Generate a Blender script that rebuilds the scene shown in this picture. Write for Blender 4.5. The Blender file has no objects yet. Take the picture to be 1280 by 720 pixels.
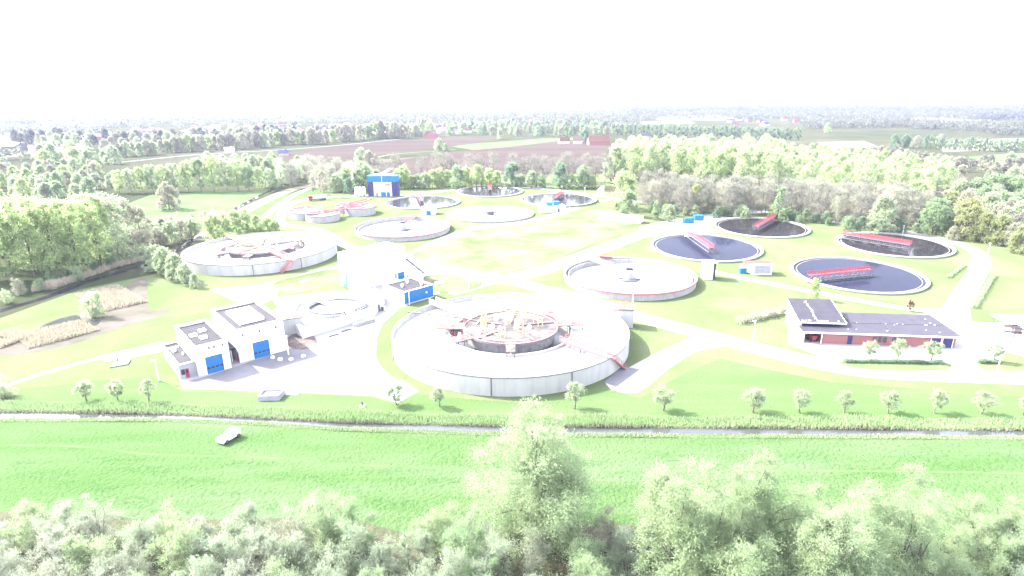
import bpy, math, random
import numpy as np
from mathutils import Vector, Matrix

random.seed(11)
rng = np.random.default_rng(11)
sc = bpy.context.scene
COL = sc.collection
R_ = math.radians

# ------------------------------------------------------------------ camera
H = 55.0
FPX = 740.0
PITCH = math.atan(237 / 740)
ROLL = R_(0.4)
_f = np.array([0, math.cos(PITCH), -math.sin(PITCH)])
_r0 = np.array([1.0, 0, 0])
_u0 = np.array([0, math.sin(PITCH), math.cos(PITCH)])
_r = _r0 * math.cos(ROLL) - _u0 * math.sin(ROLL)
_u = _u0 * math.cos(ROLL) + _r0 * math.sin(ROLL)
CAMPOS = np.array([0, 0, H])


def P(x, y, z=0.0):
    """surveyed point: where the line of sight of photo point (x, y) meets height z"""
    d = _f * FPX + _r * (x - 640) + _u * (360 - y)
    return CAMPOS + d * ((z - H) / d[2])


def XY(x, y, z=0.0):
    p = P(x, y, z)
    return (float(p[0]), float(p[1]))


cam_d = bpy.data.cameras.new('camera')
cam_d.sensor_width = 36
cam_d.lens = 36 * FPX / 1280
cam_d.clip_start = 0.5
cam_d.clip_end = 30000
cam = bpy.data.objects.new('camera', cam_d)
COL.objects.link(cam)
cam.matrix_world = Matrix(((_r[0], _u[0], -_f[0], 0), (_r[1], _u[1], -_f[1], 0), (_r[2], _u[2], -_f[2], H), (0, 0, 0, 1)))
sc.camera = cam

# ------------------------------------------------------------------ light
SUN_EL = R_(40)
SUN_AZ = math.atan2(-0.927, 0.375)        # measured from +Y towards +X
sd = Vector((math.sin(SUN_AZ) * math.cos(SUN_EL), math.cos(SUN_AZ) * math.cos(SUN_EL), math.sin(SUN_EL)))
w = bpy.data.worlds.new('World')
sc.world = w
w.use_nodes = True
nt = w.node_tree
bg = nt.nodes['Background']
sky = nt.nodes.new('ShaderNodeTexSky')
sky.sky_type = 'NISHITA'
sky.sun_disc = False
sky.sun_elevation = SUN_EL
sky.sun_rotation = SUN_AZ
sky.air_density = 1.0
sky.dust_density = 2.0
sky.ozone_density = 2.0
hs = nt.nodes.new('ShaderNodeHueSaturation')
hs.inputs['Saturation'].default_value = .42
hs.inputs['Hue'].default_value = .52
nt.links.new(sky.outputs[0], hs.inputs['Color'])
nt.links.new(hs.outputs[0], bg.inputs[0])
bg.inputs[1].default_value = 0.15
sl = bpy.data.lights.new('sun', 'SUN')
sl.energy = 2.0
sl.angle = R_(0.5)
sl.color = (1.0, 0.95, 0.88)
so = bpy.data.objects.new('sun', sl)
COL.objects.link(so)
so.rotation_euler = (-sd).to_track_quat('-Z', 'Y').to_euler()
so.location = (-60, 20, 120)
sc.view_settings.view_transform = 'Standard'
sc.view_settings.look = 'None'
sc.view_settings.gamma = 1
sc.view_settings.exposure = 3.85
sc.cycles.use_denoising = True
sc.cycles.max_bounces = 14
sc.cycles.diffuse_bounces = 8
sc.cycles.glossy_bounces = 3
sc.cycles.transmission_bounces = 8
sc.cycles.volume_bounces = 1
sc.cycles.transparent_max_bounces = 6
sc.cycles.sample_clamp_indirect = 8


# ------------------------------------------------------------------ materials
def _nodes(name):
    m = bpy.data.materials.new(name)
    m.use_nodes = True
    t = m.node_tree
    b = t.nodes['Principled BSDF']
    return m, t, b


def _rgb(c):
    return (c[0], c[1], c[2], 1)


def mixc(t, fac, a, b):
    n = t.nodes.new('ShaderNodeMix')
    n.data_type = 'RGBA'
    for sock, v in ((n.inputs[0], fac), (n.inputs[6], a), (n.inputs[7], b)):
        if isinstance(v, (tuple, list)):
            sock.default_value = _rgb(v)
        elif isinstance(v, (int, float)):
            sock.default_value = v
        else:
            t.links.new(v, sock)
    return n.outputs[2]


def noise(t, vec, scale, detail=4, rough=0.6, stretch=None, lo=0.35, hi=0.65):
    if stretch is not None:
        mp = t.nodes.new('ShaderNodeMapping')
        mp.inputs['Scale'].default_value = stretch
        t.links.new(vec, mp.inputs[0])
        vec = mp.outputs[0]
    n = t.nodes.new('ShaderNodeTexNoise')
    n.inputs['Scale'].default_value = scale
    n.inputs['Detail'].default_value = detail
    n.inputs['Roughness'].default_value = rough
    t.links.new(vec, n.inputs['Vector'])
    r = t.nodes.new('ShaderNodeMapRange')
    r.inputs[1].default_value = lo
    r.inputs[2].default_value = hi
    t.links.new(n.outputs['Fac'], r.inputs[0])
    return r.outputs[0]


def worldpos(t):
    return t.nodes.new('ShaderNodeNewGeometry').outputs['Position']


def objpos(t):
    return t.nodes.new('ShaderNodeTexCoord').outputs['Object']


TONE = dict(white_render=.6, concrete=.68, pale_concrete=.5, aerated_liquid=.6, settled_liquid=.55, shade_cap_concrete=.32, grey_steel=.35, galvanised_lattice=.55, grey_render=.75, ploughed_soil=.42, pale_ploughed_soil=.5, clay_tile=.22, pale_mud=.3, bare_pale_field=.42, open_land=.42, house_wall=.7, sump_liquid=.5, dry_lawn=.62,  deck_screed=.62, rust_red_steel=.8, red_paint=.42, faded_red_paint=.75, blue_panel=.6, navy_cladding=.55, bright_blue_paint=.42, bitumen_roofing=.32, dark_roof_sheet=.6, red_brick=.7, pale_paving=.95, dark_asphalt=.8, bark=.9)


def mat(name, col, col2=None, scale=1.0, stretch=None, rough=0.85, spec=0.2, metal=0.0, col3=None, scale3=8.0, amt3=0.3, stretch3=None, world=False, bump=0.0, bscale=6.0):
    m, t, b = _nodes(name)
    if world:
        spec = 0.0
    k = TONE.get(name, .7 if world else 1.0)
    col, col2, col3 = (None if c is None else tuple(v * k for v in c) for c in (col, col2, col3))
    b.inputs['Roughness'].default_value = rough
    b.inputs['Specular IOR Level'].default_value = spec
    b.inputs['Metallic'].default_value = metal
    b.inputs['Base Color'].default_value = _rgb(col)
    vec = worldpos(t) if world else objpos(t)
    if col2 is not None:
        out = mixc(t, noise(t, vec, scale, stretch=stretch), col, col2)
        if col3 is not None:
            f3 = noise(t, vec, scale3, stretch=stretch3, lo=0.5, hi=0.5 + 0.3)
            mm = t.nodes.new('ShaderNodeMath')
            mm.operation = 'MULTIPLY'
            mm.inputs[1].default_value = amt3
            t.links.new(f3, mm.inputs[0])
            out = mixc(t, mm.outputs[0], out, col3)
        t.links.new(out, b.inputs['Base Color'])
    if bump:
        bn = t.nodes.new('ShaderNodeBump')
        bn.inputs['Strength'].default_value = bump
        bn.inputs['Distance'].default_value = 0.3
        t.links.new(noise(t, vec, bscale, detail=5, lo=0.2, hi=0.8), bn.inputs['Height'])
        t.links.new(bn.outputs[0], b.inputs['Normal'])
    return m


LEAF_GAIN = 2.0


def leafmat(name, a, b_, trans=0.62, cs=0.22):
    a, b_ = tuple(min(.4, v * LEAF_GAIN) for v in a), tuple(min(.4, v * LEAF_GAIN) for v in b_)
    m, t, b = _nodes(name)
    out = t.nodes['Material Output']
    oi = t.nodes.new('ShaderNodeObjectInfo')
    nf = noise(t, worldpos(t), cs, detail=3, lo=0.3, hi=0.7)
    mx = t.nodes.new('ShaderNodeMath')
    mx.operation = 'MULTIPLY_ADD'
    mx.inputs[1].default_value = 0.5
    t.links.new(oi.outputs['Random'], mx.inputs[0])
    m2 = t.nodes.new('ShaderNodeMath')
    m2.operation = 'MULTIPLY'
    m2.inputs[1].default_value = 0.5
    t.links.new(nf, m2.inputs[0])
    t.links.new(m2.outputs[0], mx.inputs[2])
    c = mixc(t, mx.outputs[0], a, b_)
    b.inputs['Roughness'].default_value = 0.7
    b.inputs['Specular IOR Level'].default_value = 0.15
    t.links.new(c, b.inputs['Base Color'])
    tr = t.nodes.new('ShaderNodeBsdfTranslucent')
    t.links.new(c, tr.inputs[0])
    ms = t.nodes.new('ShaderNodeMixShader')
    ms.inputs[0].default_value = trans
    t.links.new(b.outputs[0], ms.inputs[1])
    t.links.new(tr.outputs[0], ms.inputs[2])
    t.links.new(ms.outputs[0], out.inputs[0])
    return m


def watermat(name, col, rough=0.04, bump=0.02, bscale=1.2, spec=0.005):
    m, t, b = _nodes(name)
    b.inputs['Base Color'].default_value = _rgb(col)
    b.inputs['Roughness'].default_value = rough
    b.inputs['IOR'].default_value = 1.33
    b.inputs['Specular IOR Level'].default_value = spec
    bn = t.nodes.new('ShaderNodeBump')
    bn.inputs['Strength'].default_value = bump
    bn.inputs['Distance'].default_value = 0.2
    t.links.new(noise(t, worldpos(t), bscale, detail=3, lo=0.2, hi=0.8), bn.inputs['Height'])
    t.links.new(bn.outputs[0], b.inputs['Normal'])
    return m


M = {}
M['concrete'] = mat('concrete', (.43, .42, .395), (.36, .352, .335), .35, (1, 1, .3), col3=(.2, .19, .17), scale3=.8, stretch3=(1.3, 1.3, .08), amt3=.35)
M['pale_concrete'] = mat('pale_concrete', (.46, .45, .43), (.36, .35, .34), .6, col3=(.22, .2, .18), scale3=1.1, stretch3=(1.5, 1.5, .06), amt3=.5)
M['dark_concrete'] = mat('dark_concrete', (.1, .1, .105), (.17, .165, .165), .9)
M['cap'] = mat('shade_cap_concrete', (.4, .39, .38), (.3, .29, .29), 1.4)  # darkened so the coping carries the shaded inner rim line in its colour
M['liquid'] = mat('aerated_liquid', (.5, .49, .46), (.4, .39, .37), .15, rough=.55, spec=.3, bump=.1, bscale=2)
M['sump'] = mat('sump_liquid', (.07, .072, .08), (.12, .12, .125), .4, rough=.3)
M['dry_floor'] = mat('settled_liquid', (.46, .455, .44), (.38, .375, .36), .14, rough=.6, bump=.05, bscale=1)
M['deck'] = mat('deck_screed', (.05, .044, .045), (.12, .105, .098), .33, col3=(.3, .28, .28), scale3=.22, amt3=.75)
M['rust'] = mat('rust_red_steel', (.14, .092, .078), (.105, .072, .063), 2.0, rough=.7)
M['red'] = mat('red_paint', (.5, .045, .075), (.38, .045, .07), 3.0, rough=.5, spec=.4)
M['edge'] = mat('worn_edge_paint', (.125, .094, .094), (.1, .078, .08), 1.0, rough=.7)
M['seam'] = mat('roof_seam_strip', (.04, .039, .046), (.03, .029, .036), 2, rough=.8)
M['lattice'] = mat('galvanised_lattice', (.22, .22, .25), (.18, .18, .21), 2, rough=.5)
M['pink_red'] = mat('faded_red_paint', (.4, .13, .14), (.3, .1, .11), 2.5, rough=.6)
M['yellow'] = mat('yellow_paint', (.45, .36, .14), (.4, .33, .15), 3.0, rough=.55)
M['white'] = mat('white_render', (.72, .72, .72), (.62, .63, .64), .35, col3=(.5, .5, .5), scale3=.9, stretch3=(1, 1, .1), amt3=.3)
M['white_metal'] = mat('white_metal', (.7, .7, .71), (.6, .6, .61), 3, rough=.45, spec=.5)
M['blue'] = mat('blue_panel', (.018, .14, .36), (.022, .16, .4), 1.5, rough=.5, spec=.2)
M['navy'] = mat('navy_cladding', (.03, .035, .13), (.04, .045, .16), 1.2, rough=.6)
M['sky_blue'] = mat('bright_blue_paint', (.02, .22, .5), (.02, .26, .55), 1.2, rough=.5)
M['teal'] = mat('teal_paint', (.05, .42, .32), (.06, .4, .33), 2, rough=.5)
M['roofing'] = mat('bitumen_roofing', (.047, .042, .056), (.062, .057, .07), .8, rough=.85, col3=(.1, .095, .11), scale3=.5, stretch3=(1, 3, 1), amt3=.4)
M['slate'] = mat('dark_roof_sheet', (.036, .033, .047), (.048, .044, .06), .5, rough=.75)
M['brick'] = mat('red_brick', (.3, .13, .125), (.24, .1, .1), 3.0, stretch=(1, 1, 3))
M['glass'] = mat('dark_glass', (.02, .025, .035), rough=.12, spec=.5)
M['dark'] = mat('dark_interior', (.03, .028, .03), rough=.9)
M['grey_metal'] = mat('grey_steel', (.22, .22, .24), (.16, .16, .18), 2.5, rough=.5, metal=.2)
M['rubber'] = mat('black_rubber', (.02, .02, .022), rough=.85)
M['shade_grey'] = mat('grey_render', (.3, .29, .31), (.25, .24, .26), .8)
M['water'] = watermat('settled_blue_water', (.013, .0145, .027))
M['dark_water'] = watermat('dark_still_water', (.012, .011, .013), spec=.02)
M['mirror_water'] = watermat('mirror_water', (.022, .021, .026), rough=.1, bump=.01, spec=.1)
M['ditch_water'] = watermat('ditch_water', (.03, .033, .032), .03, .015, 1.0, .5)
M['bark'] = mat('bark', (.1, .085, .07), (.06, .05, .045), 2, stretch=(3, 3, .4))
M['pale_bark'] = mat('pale_bark', (.2, .18, .16), (.13, .115, .1), 2, stretch=(3, 3, .4))
M['roof_red'] = mat('clay_tile', (.3, .12, .09), (.22, .1, .08), 1.0)
M['house_wall'] = mat('house_wall', (.5, .46, .42), (.4, .33, .3), .1)
# leaves
L = {}
L['willow'] = leafmat('pale_willow_leaves', (.122, .152, .088), (.1, .132, .07))
L['silver'] = leafmat('silver_leaves', (.12, .14, .1), (.098, .122, .08))
L['grey'] = leafmat('grey_twig_leaves', (.12, .128, .1), (.098, .112, .08))
L['green'] = leafmat('green_leaves', (.09, .13, .068), (.108, .14, .08))
L['deep'] = leafmat('deep_green_leaves', (.062, .098, .062), (.075, .11, .068))
L['lime'] = leafmat('lime_leaves', (.15, .185, .09), (.125, .168, .075))
L['poplar'] = leafmat('young_poplar_leaves', (.17, .2, .11), (.14, .178, .095), cs=.06)
L['golden'] = leafmat('golden_oak_leaves', (.125, .132, .062), (.105, .125, .06))
L['twig'] = leafmat('bare_twigs', (.092, .09, .073), (.075, .078, .06), trans=.3, cs=.08)
L['brown'] = leafmat('brown_buds', (.13, .125, .092), (.112, .12, .082), trans=.35)
L['pollard'] = leafmat('pollard_leaves', (.12, .15, .088), (.14, .165, .105))
L['reed'] = leafmat('reed_leaves', (.085, .13, .055), (.12, .14, .08), trans=.3, cs=.15)
L['beige'] = leafmat('dry_reed', (.15, .13, .1), (.12, .112, .08), trans=.25, cs=.1)
L['conifer'] = leafmat('far_dark_leaves', (.026, .03, .034), (.036, .042, .044), cs=.02)
L['far'] = leafmat('far_leaves', (.03, .037, .03), (.05, .052, .042), cs=.012)
L['purple'] = leafmat('red_brown_leaves', (.09, .045, .045), (.08, .05, .04))


# ------------------------------------------------------------------ mesh builder
class MB:
    def __init__(s):
        s.v, s.f, s.m = [], [], []

    def add(s, vs, fs, mi=0):
        o = len(s.v)
        s.v += [tuple(map(float, p)) for p in vs]
        s.f += [tuple(i + o for i in f) for f in fs]
        s.m += [mi] * len(fs)

    def boxz(s, x0, x1, y0, y1, z0, z1, mi=0):
        s.add([(x0, y0, z0), (x1, y0, z0), (x1, y1, z0), (x0, y1, z0), (x0, y0, z1), (x1, y0, z1), (x1, y1, z1), (x0, y1, z1)],
              [(3, 2, 1, 0), (4, 5, 6, 7), (0, 1, 5, 4), (1, 2, 6, 5), (2, 3, 7, 6), (3, 0, 4, 7)], mi)

    def prism(s, poly, z0, z1, mi=0, ztop=None):
        n = len(poly)
        zt = ztop or [z1] * n
        vs = [(p[0], p[1], z0) for p in poly] + [(p[0], p[1], zt[i]) for i, p in enumerate(poly)]
        s.add(vs, [tuple(range(n - 1, -1, -1)), tuple(range(n, 2 * n))] + [(i, (i + 1) % n, n + (i + 1) % n, n + i) for i in range(n)], mi)

    def bar(s, p, q, wd, ht, mi=0):
        p, q = np.array(p, float), np.array(q, float)
        d = q - p
        L_ = np.linalg.norm(d)
        if L_ < 1e-6:
            return
        d /= L_
        up = np.array([0, 0, 1.0]) if abs(d[2]) < .95 else np.array([1.0, 0, 0])
        a = np.cross(d, up)
        a /= np.linalg.norm(a)
        b = np.cross(a, d)
        a, b = a * wd / 2, b * ht / 2
        vs = [p - a - b, p + a - b, p + a + b, p - a + b, q - a - b, q + a - b, q + a + b, q - a + b]
        s.add(vs, [(0, 1, 2, 3), (7, 6, 5, 4), (0, 4, 5, 1), (1, 5, 6, 2), (2, 6, 7, 3), (3, 7, 4, 0)], mi)

    def tube(s, p, q, r, n=6, r2=None, mi=0, caps=True):
        p, q = np.array(p, float), np.array(q, float)
        d = q - p
        L_ = np.linalg.norm(d)
        if L_ < 1e-6:
            return
        d /= L_
        up = np.array([0, 0, 1.0]) if abs(d[2]) < .95 else np.array([1.0, 0, 0])
        a = np.cross(d, up)
        a /= np.linalg.norm(a)
        b = np.cross(a, d)
        r2 = r if r2 is None else r2
        vs = []
        for c, rr in ((p, r), (q, r2)):
            for k in range(n):
                t = 2 * math.pi * k / n
                vs.append(c + rr * (a * math.cos(t) + b * math.sin(t)))
        fs = [(k, (k + 1) % n, n + (k + 1) % n, n + k) for k in range(n)]
        if caps:
            fs += [tuple(range(n - 1, -1, -1)), tuple(range(n, 2 * n))]
        s.add(vs, fs, mi)

    def path(s, pts, r, n=6, mi=0):
        for a, b in zip(pts[:-1], pts[1:]):
            s.tube(a, b, r, n, mi=mi)

    def lathe(s, prof, n=96, cx=0, cy=0, mi=0, closed=False, a0=0, a1=2 * math.pi):
        k = len(prof)
        full = abs(a1 - a0 - 2 * math.pi) < 1e-6
        cols = n if full else n + 1
        vs = []
        for i in range(cols):
            t = a0 + (a1 - a0) * i / n
            for r, z in prof:
                vs.append((cx + r * math.cos(t), cy + r * math.sin(t), z))
        fs = []
        for i in range(n):
            j = (i + 1) % cols
            for q in range(k if closed else k - 1):
                q2 = (q + 1) % k
                fs.append((i * k + q, j * k + q, j * k + q2, i * k + q2))
        s.add(vs, fs, mi)

    def disc(s, r, z, n=96, cx=0, cy=0, mi=0):
        s.add([(cx + r * math.cos(2 * math.pi * i / n), cy + r * math.sin(2 * math.pi * i / n), z) for i in range(n)], [tuple(range(n))], mi)

    def build(s, name, mats, parent=None, smooth=False):
        me = bpy.data.meshes.new(name)
        me.from_pydata(s.v, [], s.f)
        for m_ in (mats if isinstance(mats, (list, tuple)) else [mats]):
            me.materials.append(m_)
        if len(set(s.m)) > 1:
            me.polygons.foreach_set('material_index', s.m)
        if smooth:
            me.shade_smooth()
        me.update()
        o = bpy.data.objects.new(name, me)
        COL.objects.link(o)
        if parent is not None:
            o.parent = parent
        return o


def tag(o, label=None, cat=None, group=None, kind=None):
    for k, v in (('label', label), ('category', cat), ('group', group), ('kind', kind)):
        if v:
            o[k] = v
    return o


def empty(name, label, cat, loc=(0, 0, 0), rz=0, group=None, kind=None, sy=1.0):
    o = bpy.data.objects.new(name, None)
    o.empty_display_size = .5
    COL.objects.link(o)
    o.location = loc
    o.rotation_euler = (0, 0, rz)
    o.scale = (1, sy, 1)
    return tag(o, label, cat, group, kind)


def copy_tree(o, parent=None):
    c = o.copy()
    COL.objects.link(c)
    if parent is not None:
        c.parent = parent
    for ch in list(o.children):
        copy_tree(ch, c)
    return c


def smooth_poly(pts, k=5, closed=True):
    pts = [np.array(p, float) for p in pts]
    n = len(pts)
    out = []
    rngi = range(n) if closed else range(n - 1)
    for i in rngi:
        if closed:
            p0, p1, p2, p3 = pts[i - 1], pts[i], pts[(i + 1) % n], pts[(i + 2) % n]
        else:
            p1, p2 = pts[i], pts[i + 1]
            p0 = pts[i - 1] if i else 2 * p1 - p2
            p3 = pts[i + 2] if i + 2 < n else 2 * p2 - p1
        for j in range(k):
            t = j / k
            out.append(.5 * ((2 * p1) + (p2 - p0) * t + (2 * p0 - 5 * p1 + 4 * p2 - p3) * t * t + (3 * p1 - p0 - 3 * p2 + p3) * t ** 3))
    if not closed:
        out.append(pts[-1])
    return [tuple(p) for p in out]


def sheet(name, pts, z, m, kind='structure', smooth=0, px=True, label=None, cat=None):
    w_ = [XY(*p) for p in pts] if px else list(pts)
    if smooth:
        w_ = smooth_poly(w_, smooth)
    mb = MB()
    mb.add([(p[0], p[1], z) for p in w_], [tuple(range(len(w_)))])
    o = mb.build(name, m)
    return tag(o, label, cat, None, kind)


def strip(name, pts, width, z, m, kind='structure', px=True):
    w_ = smooth_poly([XY(*p) for p in pts] if px else pts, 6, False)
    w_ = [np.array(p) for p in w_]
    vs, fs = [], []
    for i, p in enumerate(w_):
        d = w_[min(i + 1, len(w_) - 1)] - w_[max(i - 1, 0)]
        d = d / np.linalg.norm(d)
        nrm = np.array([-d[1], d[0]]) * width / 2
        vs += [(*(p + nrm), z), (*(p - nrm), z)]
        if i:
            k = 2 * i
            fs.append((k - 2, k - 1, k + 1, k))
    mb = MB()
    mb.add(vs, fs)
    return tag(mb.build(name, m), kind=kind)


ORD = 'first second third fourth fifth sixth seventh eighth ninth tenth eleventh twelfth thirteenth fourteenth fifteenth sixteenth'.split()
# ------------------------------------------------------------------ ground
M['land'] = mat('open_land', (.05, .07, .035), (.1, .1, .065), .012, world=True, col3=(.17, .16, .12), scale3=.004, amt3=.8)
M['meadow'] = mat('meadow_grass', (.058, .108, .036), (.08, .126, .055), .11, (.35, 1.5, 1), world=True, col3=(.11, .14, .09), scale3=.045, stretch3=(.3, 2.2, 1), amt3=.8, bump=1.0, bscale=1.6)
M['lawn'] = mat('mown_lawn', (.08, .113, .046), (.108, .128, .064), .06, (1, .6, 1), world=True, col3=(.16, .16, .1), scale3=.035, amt3=.6, bump=.4, bscale=2.2)
M['lawn_dry'] = mat('dry_lawn', (.085, .105, .05), (.17, .16, .12), .05, world=True, col3=(.08, .12, .045), scale3=.09, amt3=.7, bump=.4, bscale=1.5)
M['lawn_lush'] = mat('lush_lawn', (.066, .112, .04), (.085, .125, .054), .07, (.4, 1.4, 1), world=True, col3=(.13, .145, .08), scale3=.05, stretch3=(.25, 2, 1), amt3=.6, bump=.5, bscale=2)
M['paving'] = mat('pale_paving', (.27, .265, .26), (.22, .215, .215), .07, world=True, col3=(.14, .135, .14), scale3=.05, amt3=.35)
M['asphalt'] = mat('dark_asphalt', (.12, .115, .125), (.16, .155, .165), .15, world=True, col3=(.09, .088, .1), scale3=.3, amt3=.6)  # darker paving tone, carries the shade painted on the yard
M['road_grey'] = mat('road_grey', (.17, .165, .175), (.2, .195, .2), .1, world=True)
M['soil'] = mat('ploughed_soil', (.088, .07, .064), (.112, .09, .08), .02, (.12, 1.2, 1), world=True, col3=(.13, .1, .09), scale3=.01, stretch3=(.15, 1.2, 1), amt3=.6)
M['soil_pale'] = mat('pale_ploughed_soil', (.12, .095, .09), (.15, .12, .11), .02, (.12, 1.2, 1), world=True)
M['cream'] = mat('bare_pale_field', (.26, .24, .2), (.2, .2, .15), .006, world=True)
M['far_green'] = mat('young_crop', (.07, .13, .05), (.09, .14, .06), .01, world=True)
M['under'] = mat('thicket_floor', (.085, .075, .055), (.06, .075, .04), .12, world=True, col3=(.15, .12, .1), scale3=.3, amt3=.6, bump=.6, bscale=1.5)
M['pit_soil'] = mat('dug_soil', (.1, .08, .075), (.17, .14, .13), .4, world=True, bump=.8, bscale=1.2)
M['mudflat'] = mat('pale_mud', (.27, .24, .21), (.2, .19, .15), .12, world=True, col3=(.12, .13, .08), scale3=.15, amt3=.7)
M['wood_floor'] = mat('woodland_floor', (.075, .08, .045), (.1, .09, .065), .05, world=True)

mb = MB()
mb.add([(-7000, -600, 0), (7000, -600, 0), (7000, 5200, 0), (-7000, 5200, 0)], [(0, 1, 2, 3)])
tag(mb.build('ground', M['land']), kind='structure')

sheet('meadow', [(-700, 526), (0, 523), (210, 523), (330, 527.5), (427, 534.5), (640, 540.5), (760, 542), (1280, 545), (1900, 548), (2600, 760), (-1500, 760)], .012, M['meadow'])
strip('mown_track', [(-300, 552), (0, 556), (110, 559), (190, 568), (330, 572), (480, 583), (760, 589), (1100, 589), (1500, 596)], .5, .018, mat('trodden_grass', (.064, .113, .04), (.088, .13, .06), .2, world=True))
strip('bank_edge', [(-200, 525.5), (210, 525.5), (330, 531.5), (427, 537.5), (640, 543.5), (760, 545), (1280, 548.5), (1500, 550)], .9, .02, mat('pale_verge', (.05, .1, .03), (.09, .12, .055), .3, world=True))
sheet('thicket_ground', [(-900, 640), (0, 640), (200, 650), (420, 648), (520, 668), (640, 660), (760, 655), (900, 660), (1100, 668), (1160, 680), (1280, 655), (1900, 650), (2600, 1000), (-1500, 1000)], .024, M['under'], smooth=4)
sheet('lawn', [(-160, 512), (200, 515), (330, 519), (427, 524), (640, 530), (1280, 533), (1700, 536), (1560, 372), (1300, 322), (1240, 300), (1180, 293), (1000, 272), (900, 262), (800, 256), (760, 240), (690, 233), (600, 226), (480, 236), (400, 244), (345, 258), (270, 305), (215, 338), (100, 362), (0, 398), (-160, 440)], .012, M['lawn'])
sheet('lush_strip', [(-160, 511), (200, 514), (330, 518), (427, 523), (640, 529), (1280, 532), (1700, 535), (1700, 512), (1280, 496), (1040, 478), (960, 462), (900, 448), (850, 470), (800, 498), (757, 486), (700, 500), (640, 503), (560, 497), (520, 492), (490, 504), (465, 496), (340, 491), (230, 490), (190, 470), (100, 478), (0, 490), (-160, 505)], .02, M['lawn_lush'])
sheet('ditch', [(-200, 515), (0, 514), (200, 516.5), (330, 522), (427, 527.5), (640, 532.5), (900, 534), (1280, 537), (1600, 540), (1600, 549), (1280, 545), (760, 542), (640, 540.5), (427, 534.5), (330, 527.5), (210, 523), (0, 523), (-200, 526)], .028, M['ditch_water'])

# canal on the left with its bare bank path
strip('canal', [(-120, 428), (0, 389), (60, 371), (105, 354), (150, 340), (190, 329), (215, 318), (240, 301), (262, 286), (285, 268), (305, 255), (330, 242), (352, 233)], 3.0, .02, M['dark_water'])
strip('bank_path', [(255, 300), (285, 276), (310, 261), (335, 249), (365, 237), (395, 231)], 9, .024, M['cream'])
strip('service_track', [(330, 272), (352, 254), (378, 239), (415, 228), (470, 219), (490, 210)], 4, .03, M['paving'])
sheet('water_meadow', [(140, 262), (190, 243), (260, 240), (345, 238), (310, 251), (285, 266), (262, 280), (215, 290), (170, 285)], .016, mat('wet_meadow', (.075, .13, .05), (.1, .14, .065), .05, world=True))
sheet('mudflat', [(-20, 445), (20, 425), (60, 402), (95, 392), (140, 372), (165, 352), (184, 350), (186, 385), (212, 386), (205, 393), (150, 410), (110, 425), (50, 440)], .026, M['mudflat'], smooth=3)
sheet('pond', [(45, 415), (65, 402), (95, 394), (105, 402), (125, 400), (118, 408), (80, 416)], .034, M['ditch_water'], smooth=3)

sheet('bank_lawn', [(258, 304), (300, 270), (345, 248), (400, 230), (430, 236), (385, 256), (350, 285), (300, 300)], .011, M['lawn_lush'])
# ploughed land and far fields
sheet('ploughed_field', [(470, 205), (560, 190), (640, 183), (700, 176), (755, 176), (760, 200), (745, 222), (640, 222), (545, 222), (440, 222)], .02, M['soil'])
sheet('ploughed_margin', [(380, 215), (400, 205), (520, 196), (760, 208), (752, 232), (640, 232), (520, 228), (400, 232)], .014, M['soil_pale'])
sheet('upper_ploughed_field', [(352, 192), (420, 183), (500, 175), (565, 172), (640, 173), (560, 184), (490, 192), (400, 204), (360, 204)], .024, M['soil'])
sheet('crop_field', [(565, 183), (600, 179), (690, 172.5), (752, 172), (690, 177), (640, 183), (592, 187.5)], .028, M['far_green'])
sheet('distant_ploughed_field', [(690, 156.5), (790, 155), (800, 158), (690, 159.5)], .024, M['soil'])
sheet('grass_margin', [(500, 226), (540, 219), (760, 218), (765, 232), (700, 234), (600, 229)], .026, mat('rough_grass', (.09, .13, .055), (.14, .16, .09), .05, world=True))
for nm, pts in (('pale_field', [(-80, 168), (60, 164), (120, 168), (110, 186), (0, 198), (-80, 200)]), ('pale_field', [(820, 146), (900, 144.5), (935, 148), (900, 150.5), (820, 150)]),
                ('pale_field', [(1060, 148), (1180, 147), (1230, 151), (1100, 154)]),                 ('pale_field', [(480, 155), (640, 150), (650, 153), (500, 162)]), ('pale_field', [(340, 149), (400, 147), (420, 150), (340, 153)]), ('pale_field', [(60, 156), (130, 152), (150, 155), (80, 161)]),
                ('pale_field', [(760, 153), (860, 151), (870, 154), (770, 156)]), ('pale_field', [(1000, 150), (1050, 149), (1050, 151), (1000, 152)]),
                ('green_field', [(1210, 196), (1290, 190), (1400, 196), (1400, 215), (1260, 212)]), ('pale_field', [(1160, 176), (1300, 172), (1300, 186), (1180, 190)]),
                ('pale_field', [(1020, 178), (1080, 176), (1100, 184), (1040, 186)])):
    sheet(nm, pts, .022 + .004 * len(nm), M['cream'] if nm == 'pale_field' else M['far_green'])
strip('country_road', [(150, 203), (250, 193), (340, 188), (420, 182), (480, 176), (530, 171), (560, 169)], 5, .05, M['road_grey'])
strip('field_track', [(428, 209), (445, 203), (470, 197), (500, 192), (570, 187)], 4, .04, M['cream'])

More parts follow.
